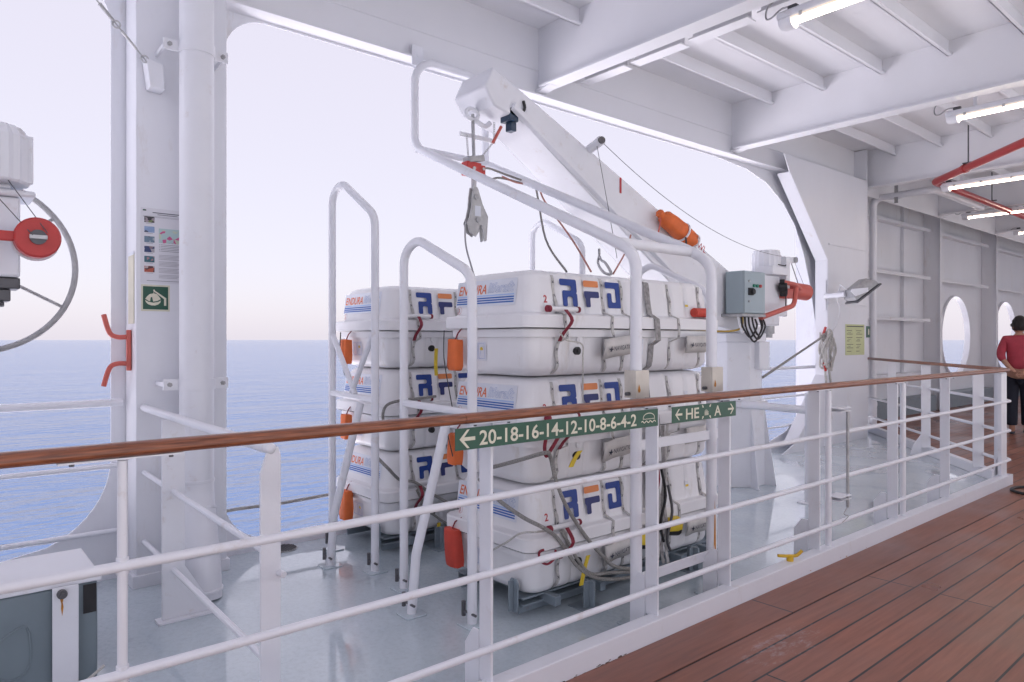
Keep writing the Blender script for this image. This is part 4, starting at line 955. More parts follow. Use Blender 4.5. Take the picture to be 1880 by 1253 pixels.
m = MB(); m.cyl((-3.68, 6.84, 1.895), (-3.62, 7.11, 1.875), .085, 22); m.build('winch_drum', CORAL, dcr, .006)
m = MB(); m.box((-3.70, 6.66, 1.80), (-3.60, 6.86, 1.90)); m.build('winch_frame', CORAL, dcr, .008)
m = MB(); m.cyl((-3.62, 7.11, 1.875), (-3.61, 7.14, 1.873), .04, 14); m.build('winch_cap', GALV, dcr)
m = MB(); m.cyl((-3.60, 6.50, 1.90), (-3.53, 6.54, 1.90), .045, 10); m.cyl((-3.61, 6.55, 1.865), (-3.56, 6.59, 1.865), .055, 8); m.cyl((-3.58, 6.49, 1.955), (-3.54, 6.51, 1.955), .025, 8); m.build('brake', BLACK, dcr, .005)
m = MB(); m.tube(fillet([(-3.60, 6.58, 1.96), (-3.56, 6.74, 1.94), (-3.56, 6.86, 1.90)], .05), .022, 10); m.build('winch_lever', CORAL, dcr)
m = MB(); m.tube(fillet([(-3.50, 6.66, 1.90), (-3.49, 6.60, 1.72), (-3.49, 5.98, 1.585)], .10, 8), .024, 12); m.build('winch_handle', CORAL, dcr)
m = MB(); m.cyl((-3.55, 6.55, 1.86), (-3.55, 6.55, 1.70), .006, 8); m.build('brake_rod', BLACK, dcr)
cb = MB(); cb.box((-3.568, 5.52, 1.612), (-3.385, 5.86, 1.992)); ctl = cb.build('control_box', CTRL, dcr, .008)
ctl_f = MB(); ctl_f.box((-3.384, 5.522, 1.618), (-3.376, 5.858, 1.986)); ctl_f.build('door', CTRL, ctl, .003)
for k, mm in enumerate((GREENB, GREENB, REDB)):
    m = MB(); y = 5.665 + .052 * k; m.cyl((-3.376, y, 1.862), (-3.360, y, 1.862), .0145, 14); m.build('button', mm, ctl)
m = MB(); m.box((-3.376, 5.575, 1.775), (-3.364, 5.655, 1.84)); m.cyl((-3.365, 5.63, 1.807), (-3.345, 5.63, 1.807), .026, 14); m.build('main_switch', BLACK, ctl, .003)
for zz in (1.90, 1.72):
    m = MB(); m.cyl((-3.376, 5.59, zz), (-3.366, 5.59, zz), .01, 10); m.build('door_lock', STEEL, ctl)
m = MB(); m.box((-3.60, 5.50, 1.585), (-3.38, 5.88, 1.611)); m.build('gland_plate', GALV, ctl, .003)
for k, (y0, z, y1, mm) in enumerate(((5.60, 1.40, 5.90, BLACK), (5.66, 1.36, 5.98, BLACK), (5.72, 1.385, 6.04, BLACK), (5.55, 1.44, 5.70, PIPEW), (5.78, 1.42, 6.0, BLACK))):
    m = MB(); m.tube(smooth_path([(-3.46, y0, 1.59), (-3.455, y0 + .02, (z + 1.59) / 2), (-3.46, (y0 + y1) / 2, z), (-3.47, y1 - .02, (z + 1.6) / 2), (-3.5, y1, 1.57)], 5), .0085, 8); m.build('cable', mm, ctl)
m = MB(); m.tube(smooth_path([(-3.47, 5.64, 1.59), (-3.47, 5.62, 1.49), (-3.48, 5.45, 1.455), (-3.52, 5.10, 1.455), (-3.6, 4.9, 1.46)], 5), .009, 8); m.build('yellow_cable', GOLD, ctl)
# wires along the boom
m = MB(); m.tube(sag((-3.66, 6.862, 2.232), (x1 + .165, 4.93, 2.36), .06, 18), .0022, 6); m.tube(sag((x1 + .165, 4.93, 2.36), (x1 + .12, 3.74, 2.853), .035, 14), .0022, 6); m.build('control_wire', DKMET, dcr)
m = MB(); m.tube(sag((x1 + .12, 3.735, 2.80), (x1 + .17, 3.90, 1.98), -.01, 8), .0022, 6); m.build('drop_wire', DKMET, dcr)
m = MB(); m.tube([(-3.66, 6.865, 2.17), (-3.64, 6.97, 1.96)], .0045, 6); m.tube([(-3.64, 6.89, 2.19), (-3.62, 7.05, 1.95)], .002, 6); m.build('winch_chain', DKMET, dcr)
# tip fittings: hook ring, limit switch, chains
tx = -3.78
m = MB(); m.tube([Vector((tx, 2.83, 2.905)) + Vector((0, .05 * math.cos(q), .035 * math.sin(q))) for q in [2 * math.pi * k / 18 for k in range(18)]], .014, 8, closed=True); m.build('tip_sheave', PIPEW, dcr)
m = MB(); m.box((tx - .05, 2.76, 2.755), (tx - .035, 3.05, 2.785)); m.tube(smooth_path([(tx - .03, 2.86, 2.89), (tx - .02, 2.95, 2.85), (tx, 2.99, 2.88)]), .018, 8); m.build('limit_arm', PIPEW, dcr, .003)
lm = MB(); lm.box((-3.70, 3.01, 2.86), (-3.60, 3.09, 2.95)); lm.box((-3.68, 3.04, 2.80), (-3.62, 3.09, 2.86)); lsw = lm.build('limit_switch', BLUEBLK, dcr, .005)
m = MB(); m.tube(smooth_path([(-3.62, 3.09, 2.90), (-3.585, 3.13, 2.95), (x1 + .005, 3.13, 3.01)]), .01, 8); m.build('cable', BLACK, lsw)
m = MB(); m.tube([(-3.70, 3.02, 2.84), (-3.72, 2.96, 2.72)], .011, 8); m.build('switch_flag', CORAL, lsw)
def chain(mb, a, b, n):
    a, b = Vector(a), Vector(b)
    for k in range(n):
        p = a.lerp(b, (k + .5) / n); d = (b - a) / n * .62; s_ = Vector((.006, 0, 0)) if k % 2 else Vector((0, .006, 0))
        mb.tube([p - d + s_, p + d + s_, p + d - s_, p - d - s_], .0018, 5, closed=True)
m = MB(); chain(m, (tx, 2.785, 2.755), (tx, 2.80, 2.59), 13); chain(m, (-3.715, 2.97, 2.86), (-3.715, 2.97, 2.72), 9); chain(m, (-3.72, 2.96, 2.72), (tx + .02, 2.885, 2.61), 9); m.build('limit_chain', GALV, dcr)

hk = thing('release_hook', 'steel release hook and red block hanging from the boom tip', 'hook', (tx, 2.83, 2.1))
m = MB(); m.tube(smooth_path([(tx, 2.835, 2.905), (tx, 2.84, 2.75), (tx, 2.845, 2.60), (tx, 2.845, 2.54)]), .0115, 10); m.build('fall_wire', GALV, hk)
m = MB(); M_ = Matrix.Translation((tx, 2.845, 2.60)) @ Matrix.Rotation(R(12), 4, 'X'); m.box((-.04, -.065, -.02), (.04, .065, .02), M_); m.build('limit_weight', GALV, hk, .004)
m = MB(); m.box((tx - .035, 2.765, 2.485), (tx + .035, 2.885, 2.575)); m.box((tx - .028, 2.885, 2.495), (tx + .028, 2.925, 2.565)); rb = m.build('block', REDP, hk, .005)
m = MB(); m.cyl((tx + .035, 2.82, 2.53), (tx + .042, 2.82, 2.53), .013, 12); m.cyl((tx + .028, 2.905, 2.54), (tx + .035, 2.905, 2.54), .01, 12); m.build('block_bolt', STEEL, rb)
m = MB(); m.cyl((tx, 2.845, 2.40), (tx, 2.845, 2.49), .018, 12); m.build('swivel', STEEL, hk)
prof_ = [(2.83, 2.41), (2.86, 2.41), (2.895, 2.30), (2.935, 2.22), (2.925, 2.06), (2.915, 2.05), (2.908, 2.05), (2.90, 2.12), (2.885, 2.16), (2.87, 2.15), (2.868, 2.11), (2.845, 2.075), (2.805, 2.10), (2.785, 2.16), (2.80, 2.20), (2.815, 2.27), (2.82, 2.34)]
HOOKG = mat('hook_grey', (.52, .52, .52), .45, .25, var=.2, vscale=20, stain=(.25, .2, .17), stain_amt=.5, stain_scale=14)
prof_ = [(2.85 + (y - 2.85) * 1.18, z) for y, z in prof_]
for dx in (-.026, .014):
    m = MB(); m.prism(prof_, yz(0), tx + dx, tx + dx + .010); m.build('side_plate', HOOKG, hk, .0015)
m = MB(); m.cyl((tx - .012, 2.85, 2.30), (tx + .012, 2.85, 2.30), .02, 12); m.build('spacer', STEEL, hk)
m = MB(); m.flat(rect(2.835, 2.215, 2.885, 2.285), lambda u, v: Vector((tx + .0255, u, v))); m.build('data_plate', LABELP, hk, smooth=False)
for y, z in ((2.845, 2.345), (2.86, 2.19)):
    m = MB(); m.cyl((tx + .022, y, z), (tx + .034, y, z), .018, 14); m.build('pin', GALV, hk)
m = MB(); m.tube(smooth_path([(tx, 2.79, 2.19), (tx + .01, 2.765, 2.13), (tx + .02, 2.765, 2.0), (tx + .05, 2.79, 1.86), (tx + .1, 2.80, 1.72)]), .006, 6); m.build('trip_line', GALV, hk)
tl = thing('tag_line', 'grey and pink lines looping from the red block down to the rafts', 'rope', (tx, 2.95, 2.5))
p0 = Vector((tx, 2.915, 2.52))
m = MB(); m.tube(smooth_path([p0, p0 + Vector((0, .04, .04)), p0 + Vector((.02, .16, .02)), p0 + Vector((.03, .32, -.005)), p0 + Vector((.05, .44, -.03)), onx(1002, 440, -3.5), onx(1040, 499, -3.05)], 6), .0075, 7); m.build('grey_line', ROPE, tl)
m = MB(); m.tube(smooth_path([p0 + Vector((.01, .44, -.03)), p0 + Vector((0, .16, -.01)), p0 + Vector((0, .04, -.05)), p0], 6), .0075, 7); m.build('grey_loop', ROPE, tl)
m = MB(); m.tube(smooth_path([p0 + Vector((.01, .17, 0)), p0 + Vector((.03, .30, -.03)), p0 + Vector((.05, .46, -.02)), onx(1000, 370, -3.7), onx(1050, 440, -3.45), onx(1085, 499, -3.05)], 6), .0065, 7); m.build('pink_line', ROPER, tl)
sl2 = MB(); q0 = onx(1100, 470, -3.4)
sl2.tube(smooth_path([q0 + Vector((0, 0, .05)), q0, onx(1098, 484, -3.3), onx(1108, 500, -3.0), onx(1122, 503, -2.85), onx(1112, 484, -3.1), onx(1104, 478, -3.3), q0], 6), .009, 8); tag(sl2.build('wire_sling', GALV), 'looped grey wire sling hanging over the front raft stack', 'sling')
pl2 = MB(); pl2.tube(smooth_path([onx(1126, 503, -2.9), onx(1150, 460, -3.25), onx(1158, 432, -3.45)], 6), .006, 7); tag(pl2.build('cord', ROPER), 'thin pink cord running up behind the guard pipes beside the sling', 'cord')

bg_ = thing('orange_bag', 'orange bag strapped to the boom with white bands', 'bag', (x1 + .09, 4.72, 2.3))
a, b = Vector((x1 + .085, 4.50, 2.395)), Vector((x1 + .085, 4.955, 2.205))
d = (b - a).normalized(); uu = Vector((1, 0, 0)); vv = d.cross(uu)
random.seed(3); rings = []
for f, r in ((0, .032), (.03, .036), (.07, .026), (.11, .03), (.15, .055), (.22, .066), (.34, .072), (.5, .076), (.62, .075), (.66, .068), (.70, .074), (.85, .07), (.97, .062), (1, .05)):
    rings.append([a.lerp(b, f) + (uu * math.cos(q) + vv * math.sin(q)) * r * (1 + random.uniform(-.13, .13)) for q in [2 * math.pi * k / 18 for k in range(18)]])
m = MB(); m.loft(rings); m.build('sack', ORANGE, bg_, ang=60)
for f in (.66, 1.0):
    m = MB(); p = a.lerp(b, f); m.tube([p + (uu * math.cos(q) + vv * math.sin(q)) * (.079 if f < 1 else .064) for q in [2 * math.pi * k / 24 for k in range(24)]], .009, 8, closed=True); m.build('band', PIPEW, bg_)
m = MB(); m.ribbon([a.lerp(b, .62) - vv * -.0 + Vector((.075, -.03, -.06)), a.lerp(b, .66) + Vector((.06, -.02, -.12))], (0, .02, 0)); m.build('black_tie', BLACK, bg_)
m = MB(); m.tube(smooth_path([a, a + Vector((.01, .005, -.06)), a + Vector((.02, -.035, -.17))]), .006, 6); m.build('draw_cord', CORAL, bg_)

# ================================================================== ON THE FAR COLUMN
fl = thing('floodlight', 'grey floodlight on a short white arm at the far column', 'floodlight', (XI, 9.1, 1.95))
m = MB(); m.box((XI - .05, 8.978, 1.76), (XI - .012, 8.99, 2.16)); m.build('mount_plate', PIPEW, fl, .003)
m = MB(); m.cyl((XI - .03, 8.98, 1.945), (XI + .26, 8.93, 1.955), .034, 14); m.build('arm', PIPEW, fl)
hd = Vector((XI + .42, 9.00, 1.99)); M_ = Matrix.Translation(hd) @ Matrix.Rotation(R(50), 4, 'Z') @ Matrix.Rotation(R(-38), 4, 'Y')
m = MB(); m.loft([[M_ @ Vector(p) for p in ((-.17, -.14, -.03), (.17, -.14, -.03), (.17, .14, -.03), (-.17, .14, -.03))], [M_ @ Vector(p) for p in ((-.17, -.14, .02), (.17, -.14, .02), (.17, .14, .02), (-.17, .14, .02))], [M_ @ Vector(p) for p in ((-.11, -.09, .11), (.11, -.09, .11), (.11, .09, .11), (-.11, .09, .11))]]); hd_o = m.build('lamp_head', GALV, fl, .008)
m = MB(); m.box((-.19, -.16, -.055), (.19, .16, -.033), M_); m.build('glass_frame', DKMET, hd_o, .005)
for s_ in (-.165, .155):
    m = MB(); m.prism([(-.16, .03), (.0, -.02), (.03, .02), (-.14, .13), (-.17, .12)], lambda u, v, q: M_ @ Vector((u, q, v)), s_, s_ + .01); m.build('yoke_arm', PIPEW, hd_o, .002)
m = MB(); m.tube(smooth_path([M_ @ Vector((-.1, .05, .1)), hd + Vector((-.18, -.16, .08)), (XI + .16, 9.0, 2.05), (XI + .12, 9.0, 1.93), (XI + .10, 9.12, 1.78), (XI + .05, 9.18, 1.62), (XI + .012, 9.1, 1.48)], 6), .007, 8); m.build('cable', PIPEW, fl)
fn_ = thing('paper_notice', 'yellow-green notice sheet pasted on the far column', 'notice', (XI, 9.8, 1.2))
m = MB(); m.box((XI - .001, 9.50, 1.17), (XI + .003, 10.08, 1.59)); m.build('sheet', YPAPER, fn_)
m = MB(); FNF = lambda u, v: Vector((XI + .0042, 9.50 + u, 1.17 + v)); m.flat(rect(.03, .385, .55, .397), FNF)
random.seed(5)
for r_ in range(7):
    for c_ in range(2):
        u = .04 + c_ * .28; v = .33 - r_ * .047; w_ = random.uniform(.07, .2)
        m.flat(rect(u, v, u + w_, v + .006), FNF)
        if r_ % 2: m.flat(stroke([(u + .02, v + .012), (u + .05, v + .03), (u + .09, v + .02), (u + .12, v + .032)], .004), FNF)
m.build('print', INK, fn_, smooth=False)
es = thing('emergency_sign', 'small green sign on the edge of the far column', 'sign', (-4.31, 10.2, 1.45))
yy_ = 10.202
m = MB(); m.box((-4.299, 10.14, 1.41), (-4.295, 10.27, 1.57)); m.build('panel', SIGNG, es)
m = MB(); m.flat([(10.19, 1.45), (10.23, 1.45), (10.235, 1.50), (10.215, 1.54), (10.195, 1.52)], lambda u, v: Vector((-4.2938, u, v))); m.build('symbol', CREAM, es, smooth=False)

rc = thing('rope_coil', 'coiled white rope hung on a red cleat at the far column', 'rope', (XI, 8.9, 1.2))
random.seed(11); rcx, rcy, rcz = XI - .09, 8.95, 1.24
m = MB(); pts = []
for k in range(7):
    for j in range(12):
        q = 2 * math.pi * j / 12; rr_ = random.uniform(.72, 1.08)
        pts.append((rcx + .10 + .05 * math.sin(k * 2.3 + j * .9), rcy + (.11 + .012 * (k % 3)) * math.sin(q) * rr_ + .02 * math.sin(k * 1.7), rcz + (.235 + .012 * (k % 4)) * math.cos(q) * rr_ - .02 * (k % 2)))
m.tube(smooth_path(pts, 3), .0125, 7); m.build('coil', ROPEW, rc)
m = MB(); m.tube(smooth_path([(rcx + .1, rcy + .05, rcz - .22), (rcx + .1, rcy + .12, rcz - .45), (rcx + .1, rcy + .10, rcz - .68), (rcx + .1, rcy + .12, rcz - .9)]), .0145, 7); m.tube(smooth_path([(rcx + .1, rcy - .05, rcz - .22), (rcx + .1, rcy - .0, rcz - .45), (rcx + .11, rcy + .10, rcz - .68)]), .0145, 7); m.build('loose_end', ROPEW, rc)
m = MB(); m.tube([(XI - .06, 8.99, rcz + .20), (XI + .0, 8.90, rcz + .24), (XI + .03, 8.88, rcz + .30)], .016, 8); m.tube([(XI - .06, 8.99, rcz - .16), (XI + .0, 8.92, rcz - .2), (XI + .03, 8.88, rcz - .26)], .016, 8); m.build('cleat', REDP, rc)
ml = MB(); ml.tube([(-3.55, 6.12, 1.02), (rcx + .1, rcy - .04, rcz + .2)], .013, 8); tag(ml.build('taut_line', ROPE), 'taut grey line from the crane pedestal to the coiled rope', 'line')
yc = thing('cleat', 'small yellow twin-horned cleat on the white kerb', 'cleat', tuple(onx(1443, 1035, XR - .01)))
kc = Vector((XR - .0, 3.83, .10)); m = MB(); m.cyl(kc, kc + Vector((0, 0, .03)), .02, 12); m.build('stem', YELLOW, yc)
for s_ in (1, -1):
    m = MB(); m.tube(smooth_path([kc + Vector((0, 0, .028)), kc + Vector((.022 * s_, .035 * s_, .03)), kc + Vector((.04 * s_, .062 * s_, .045 + .012 * s_))]), .0095, 8); m.build('horn', YELLOW, yc)
bh = MB(); hp = onz(1900, 906); bh.tube([hp + Vector((.17 * math.cos(q), .20 * math.sin(q), .016)) for q in [2 * math.pi * k / 24 for k in range(24)]], .014, 10, closed=True); tag(bh.build('rubber_ring', BLACK), 'black rubber ring lying on the brown deck at the right edge', 'ring')

# ================================================================== CEILING LAMPS AND PIPES
def lamp(label, x, y, z, L=1.32, hang=True):
    t = thing('tube_lamp', label, 'lamp', (x + L / 2, y, z), 'tube lamps under the ceiling')
    m = MB(); m.box((x, y - .055, z + .01), (x + L, y + .055, z + .065)); m.build('housing', PIPEW, t, .012)
    m = MB(); m.tube([(x + .10, y, z - .014), (x + L - .10, y, z - .014)], .014, 12); m.build('tube', TUBE, t)
    m = MB(); N = 10
    m.loft([[(xx, y + .06 * s_ * math.cos(R(180 + 180 * k / N)), z + .008 + .058 * s_ * math.sin(R(180 + 180 * k / N))) for k in range(N + 1)] for xx, s_ in ((x + .01, .80), (x + .035, 1), (x + .10, 1))]); m.loft([[(xx, y + .06 * s_ * math.cos(R(180 + 180 * k / N)), z + .008 + .058 * s_ * math.sin(R(180 + 180 * k / N))) for k in range(N + 1)] for xx, s_ in ((x + L - .10, 1), (x + L - .035, 1), (x + L - .01, .8))]); m.build('end_cap', CEIL, t)
    m = MB()
    for s_ in (-1, 1): m.box((x + .10, y + s_ * .045 - .012, z - .004), (x + L - .10, y + s_ * .045 + .012, z + .0095))
    m.build('diffuser', DIFF, t)
    for f in (.18, .8):
        m = MB(); m.cyl((x + L * f, y, z + .065), (x + L * f, y, ZC), .016, 10); m.build('hanger', PIPEW, t)
    for f in (.12, .35, .6):
        m = MB(); m.box((x + L * f, y - .062, z - .01), (x + L * f + .02, y - .055, z + .02)); m.build('clip', STEEL, t)
    m = MB(); m.tube(smooth_path([(x + .12, y, z + .085), (x + .02, y - .01, z + .10), (x - .05, y - .02, z + .06), (x - .10, y, z + .08), (x - .10, y + .02, z + .16), (x - .03, y + .03, z + .22), (x + .06, y + .04, z + .4), (x + .08, y + .04, ZC)]), .006, 7); m.build('cable', GALV, t)
    m = MB(); m.box((x + .06, y - .02, z + .066), (x + .12, y + .02, z + .10)); m.build('cable_gland', DKMET, t, .003)
for k, (x, y, z, w_) in enumerate(((-2.37, 4.30, 3.445, 'nearest lit tube lamp, cut by the top edge'), (-2.40, 7.40, 3.46, 'second nearest lit tube lamp, above the red pipe'), (-3.44, 10.42, 3.40, 'lit tube lamp just under the bend of the red pipe'), (-4.14, 13.5, 3.455, 'lit tube lamp over the first round window'), (-4.17, 16.5, 3.49, 'farthest lit tube lamp, short stub at the right edge'))):
    lamp(w_, x, y, z, 1.32)

rp = thing('fire_pipe', 'red fire pipe bending below the ceiling', 'pipe', (-3.4, 10.2, 3.5))
m = MB(); m.tube(fillet([(-1.1, 7.82, 3.47), (-3.46, 10.24, 3.47), (-3.46, 26.9, 3.47)], .16, 8), .046, 18); m.build('pipe', REDPIPE, rp)
m = MB(); dv = Vector((-.70, .72, 0)).normalized()
for p in (Vector((-2.95, 9.717, 3.47)),): m.cyl(p - dv * .03, p + dv * .03, .055, 18)
m.build('coupling', REDPIPE, rp, .003)
for p in ((-2.9, 9.67, 3.53), (-3.46, 12.6, 3.53)):
    m = MB(); m.box((p[0] - .06, p[1] - .02, p[2] - .012), (p[0] + .06, p[1] + .02, p[2])); m.cyl((p[0], p[1], p[2]), (p[0], p[1], ZC), .008, 8); m.build('hanger', DKMET, rp)
wpz = thing('drain_pipe', 'white drain pipe rising beside the far column and bending along the ceiling', 'pipe', (-4.58, 11.05, 0))
m = MB(); m.tube(fillet([(-4.58, 11.05, .0), (-4.58, 11.05, 3.52), (-3.72, 10.98, 3.52), (-3.60, 12.6, 3.44)], .12, 8), .052, 16); m.build('pipe', PIPEW, wpz)
for z in (3.2, .4):
    m = MB(); m.cyl((-4.58, 11.05, z - .03), (-4.58, 11.05, z + .03), .058, 16); m.build('collar', PIPEW, wpz, .003)
m = MB(); m.box((-4.25, 10.98, 3.40), (-4.20, 10.99, ZC)); m.build('perforated_hanger', GALV, wpz)
ct = thing('cable_tray', 'perforated white cable strip under the ceiling beside the red pipe', 'cable tray', (-3.6, 10.9, 3.7))
m = MB(); m.box((-3.95, 10.62, 3.66), (-3.0, 10.63, 3.71)); m.build('strip', PIPEW, ct, .002)
m = MB()
for k in range(8): m.box((-3.90 + k * .11, 10.6185, 3.675), (-3.84 + k * .11, 10.6195, 3.695))
m.build('slots', DKMET, ct)
le = thing('lifting_eye', 'small white pad eye plate on the side girder', 'pad eye', (-4.42, 2.9, 3.5))
m = MB(); m.box((-4.42, 2.75, 3.41), (-4.408, 2.85, 3.56)); m.cyl((-4.408, 2.80, 3.49), (-4.404, 2.80, 3.49), .014, 12); m.build('plate', PIPEW, le, .003)

# ================================================================== POUCHES, ROPES AND STRAPS ROUND THE STACKS
def pouch(label, x, y, z, w_, h, mm, tilt=0.0, seed=1, strap=None):
    t = thing('rescue_pouch', label, 'pouch', (x, y, z), 'pouches hung on the raft corners')
    random.seed(seed); rings = []
    for f, sx_, sy_ in ((0, .86, .6), (.02, .97, .9), (.15, 1.0, 1.05), (.4, 1, 1.1), (.7, .97, 1), (.93, .98, .95), (.985, .98, .9), (1, .95, .8)):
        c = Vector((x + tilt * f * h, y, z + h * f)); rings.append([c + Vector((math.copysign(abs(math.cos(q)) ** .35, math.cos(q)) * w_ / 2 * sx_ * (1 + random.uniform(-.06, .06)), math.copysign(abs(math.sin(q)) ** .45, math.sin(q)) * w_ * .34 * sy_, random.uniform(-.004, .004))) for q in [2 * math.pi * k / 16 for k in range(16)]])
    m = MB(); m.loft(rings); m.build('bag', mm, t, ang=50)
    m = MB(); m.tube([(x + tilt * h - .0, y, z + h), (x + tilt * h + .01, y + .01, z + h + .035), (x + .02, y + .03, z + h + .06)], .004, 6); m.build('hanging_loop', REDWEB, t)
    if strap:
        m = MB(); m.ribbon(smooth_path(strap), (.012, -.010, 0), .002); m.build('black_strap', BLACK, t)
YE = 2.195
for si, x in enumerate((-3.085, -4.36)):
    for k in range(3):
        z = (.155, .705, 1.215)[k]; st = None
        if (si, k) == (0, 2): st = [(x - .045, YE - .04, 1.43), (x - .04, YE - .045, 1.28), (x - .01, YE - .03, 1.1), (x + .03, YE - .02, .93)]
        if (si, k) == (1, 2): st = [(x - .0, YE - .04, 1.43), (x - .0, YE - .045, 1.28), (x + .04, YE - .03, 1.14)]
        if (si, k) == (0, 1): st = [(x - .02, YE - .04, .92), (x + .0, YE - .045, .86), (x + .05, YE - .05, .76)]
        mm = REDBAG if (si, k) == (0, 0) else ORANGE
        lb = {(0, 2): 'orange pouch with a long black strap on the topmost front raft', (0, 1): 'orange pouch on the middle front raft, behind the left end of the number sign', (0, 0): 'red pouch on the lowest raft of the front stack',
              (1, 2): 'orange pouch on the topmost raft of the rear stack', (1, 1): 'orange pouch on the middle rear raft, mostly hidden above the handrail', (1, 0): 'orange pouch on the lowest raft of the rear stack'}[(si, k)]
        pouch(lb, x, YE, z, k and .085 or .10, k and .165 or .20, mm, tilt=(-.12 if (si, k) == (0, 0) else .02), seed=20 + si * 3 + k, strap=st)

def rope(label, pts, r=.0085, mm=None, k=5, cat='rope', name='lashing_rope', group=None):
    m = MB(); m.tube(smooth_path(pts, k), r, 8); return tag(m.build(name, mm or ROPE), label, cat, group)
fx = STX[0] + HX + .075
def F(px, py, dx=0.0): return onx(px, py, fx + dx)
def E(px, py, dy=0.0): return ony(px, py, 2.19 - dy)
rope('grey lashing rope slanting across the big blue letters of the lowest front raft', [E(890, 862), E(950, 846), E(1000, 832), F(1010, 838), F(1020, 880), F(1040, 930), F(1075, 985), F(1110, 1025), F(1130, 1041), F(1165, 1045)], .010)
rope('grey rope drooping from the end label of the lowest front raft to the cradle', [E(880, 880), E(915, 918), E(960, 950), E(995, 968), F(1020, 985), F(1040, 1012), F(1060, 1040), F(1090, 1060), F(1130, 1064), F(1168, 1058)], .010)
rope('second grey rope bunched under the lowest front raft', [F(1030, 975), F(1045, 1000), F(1062, 1030), F(1085, 1054), F(1120, 1052), F(1168, 1050)], .009)
rope('thin pale cord curving over the lid corner of the lowest front raft', [E(905, 1010), E(930, 996), E(955, 980), E(985, 977), F(1003, 975)], .005, ROPEW, cat='cord', name='cord')
rope('pale cord hanging straight down the front stack from a white cover', [F(1028, 610, .0), F(1040, 625), F(1068, 632), F(1070, 660), F(1070, 735)], .004, ROPEW, cat='cord', name='cord')
fx2 = STX[1] + HX + .07
def F2(px, py): return onx(px, py, fx2)
rope('grey rope tied round the middle raft of the rear stack', [ony(705, 780, 2.19), ony(703, 760, 2.19), ony(712, 743, 2.19), F2(740, 735), F2(770, 732), F2(800, 728)], .009)
rope('grey rope running down the end of the rear stack', [ony(690, 838, 2.16), ony(712, 860, 2.16), F2(735, 882), F2(760, 885), F2(790, 905), F2(830, 928), F2(860, 945)], .010)
rope('dark grey rope hanging at the foot of the rear stack', [F2(765, 900), F2(785, 935), F2(820, 962), F2(850, 975)], .008)
rope('dark red strap looped over the corner of the lowest front raft', [F(1020, 1010), F(1018, 1025), F(1005, 1036), F(992, 1030), F(990, 1015), F(998, 1010)], .006, REDWEB, cat='strap', name='strap_loop')
rope('dark red strap tied in a V above the lowest front raft', [F(1027, 800), F(1012, 825), F(1003, 838), F(1000, 820), F(1005, 795)], .009, REDWEB, cat='strap', name='red_strap')
m = MB(); m.ribbon(smooth_path([F(1080, 1020), F(1073, 1045), F(1067, 1075)]), (0, .024, 0), .003); tag(m.build('yellow_tag', YELTAPE), 'yellow tape tail hanging at the foot of the front stack', 'tag')
m = MB(); m.ribbon(smooth_path([F(1065, 828), F(1055, 843), F(1048, 858)]), (0, .03, 0), .003); tag(m.build('yellow_tag', YELTAPE), 'yellow tape tail under the white cover of the middle front raft', 'tag')
m = MB(); m.ribbon(smooth_path([F2(801, 640), F2(800, 665), F2(801, 690)]), (0, .024, 0), .003); tag(m.build('yellow_tag', YELTAPE), 'yellow tape tail on the topmost rear raft', 'tag')
m = MB(); m.ribbon(smooth_path([F2(806, 960), F2(804, 990)]), (0, .024, 0), .003); tag(m.build('yellow_tag', YELTAPE), 'yellow tape tail at the foot of the rear stack', 'tag')
rb_ = thing('ratchet_lashing', 'tangled grey lashing straps with ratchets behind the sleeve leg of the front stack', 'lashing', (fx, 3.16, .5))
random.seed(17)
for k in range(5):
    y = 3.10 + .035 * k; m = MB(); m.ribbon(smooth_path([(fx + .01, y + random.uniform(-.02, .02), z + random.uniform(-.01, .01)) for z in (.10, .2, .32, .45, .6, .75, .9)]), (0, random.uniform(.02, .03), 0), .002); m.build('strap', WEB if k % 2 else WEBL, rb_)
for k, (y, z) in enumerate(((3.05, .27), (3.30, .30))):
    m = MB(); m.tube([(fx - .01, y - .04, z), (fx + .03, y, z), (fx - .01, y + .04, z)], .045, 14); r_ = m.build('ratchet', BLACK, rb_)
    m = MB(); m.tube([(fx + .0, y - .035, z + .012), (fx + .032, y, z + .012), (fx + .0, y + .035, z + .012)], .0462, 14); m.build('yellow_band', YELTAPE, r_)
for k in range(3):
    m = MB(); y = 3.12 + .06 * k; m.tube(smooth_path([(fx + .02, y, .75 - .1 * k), (fx + .035, y + .02, .6 - .1 * k), (fx + .03, y - .02, .45 - .1 * k), (fx + .03, y + .01, .30 - .06 * k)]), .008, 8); m.build('hook_strap', (REDWEB, BLACK, DKMET)[k], rb_)

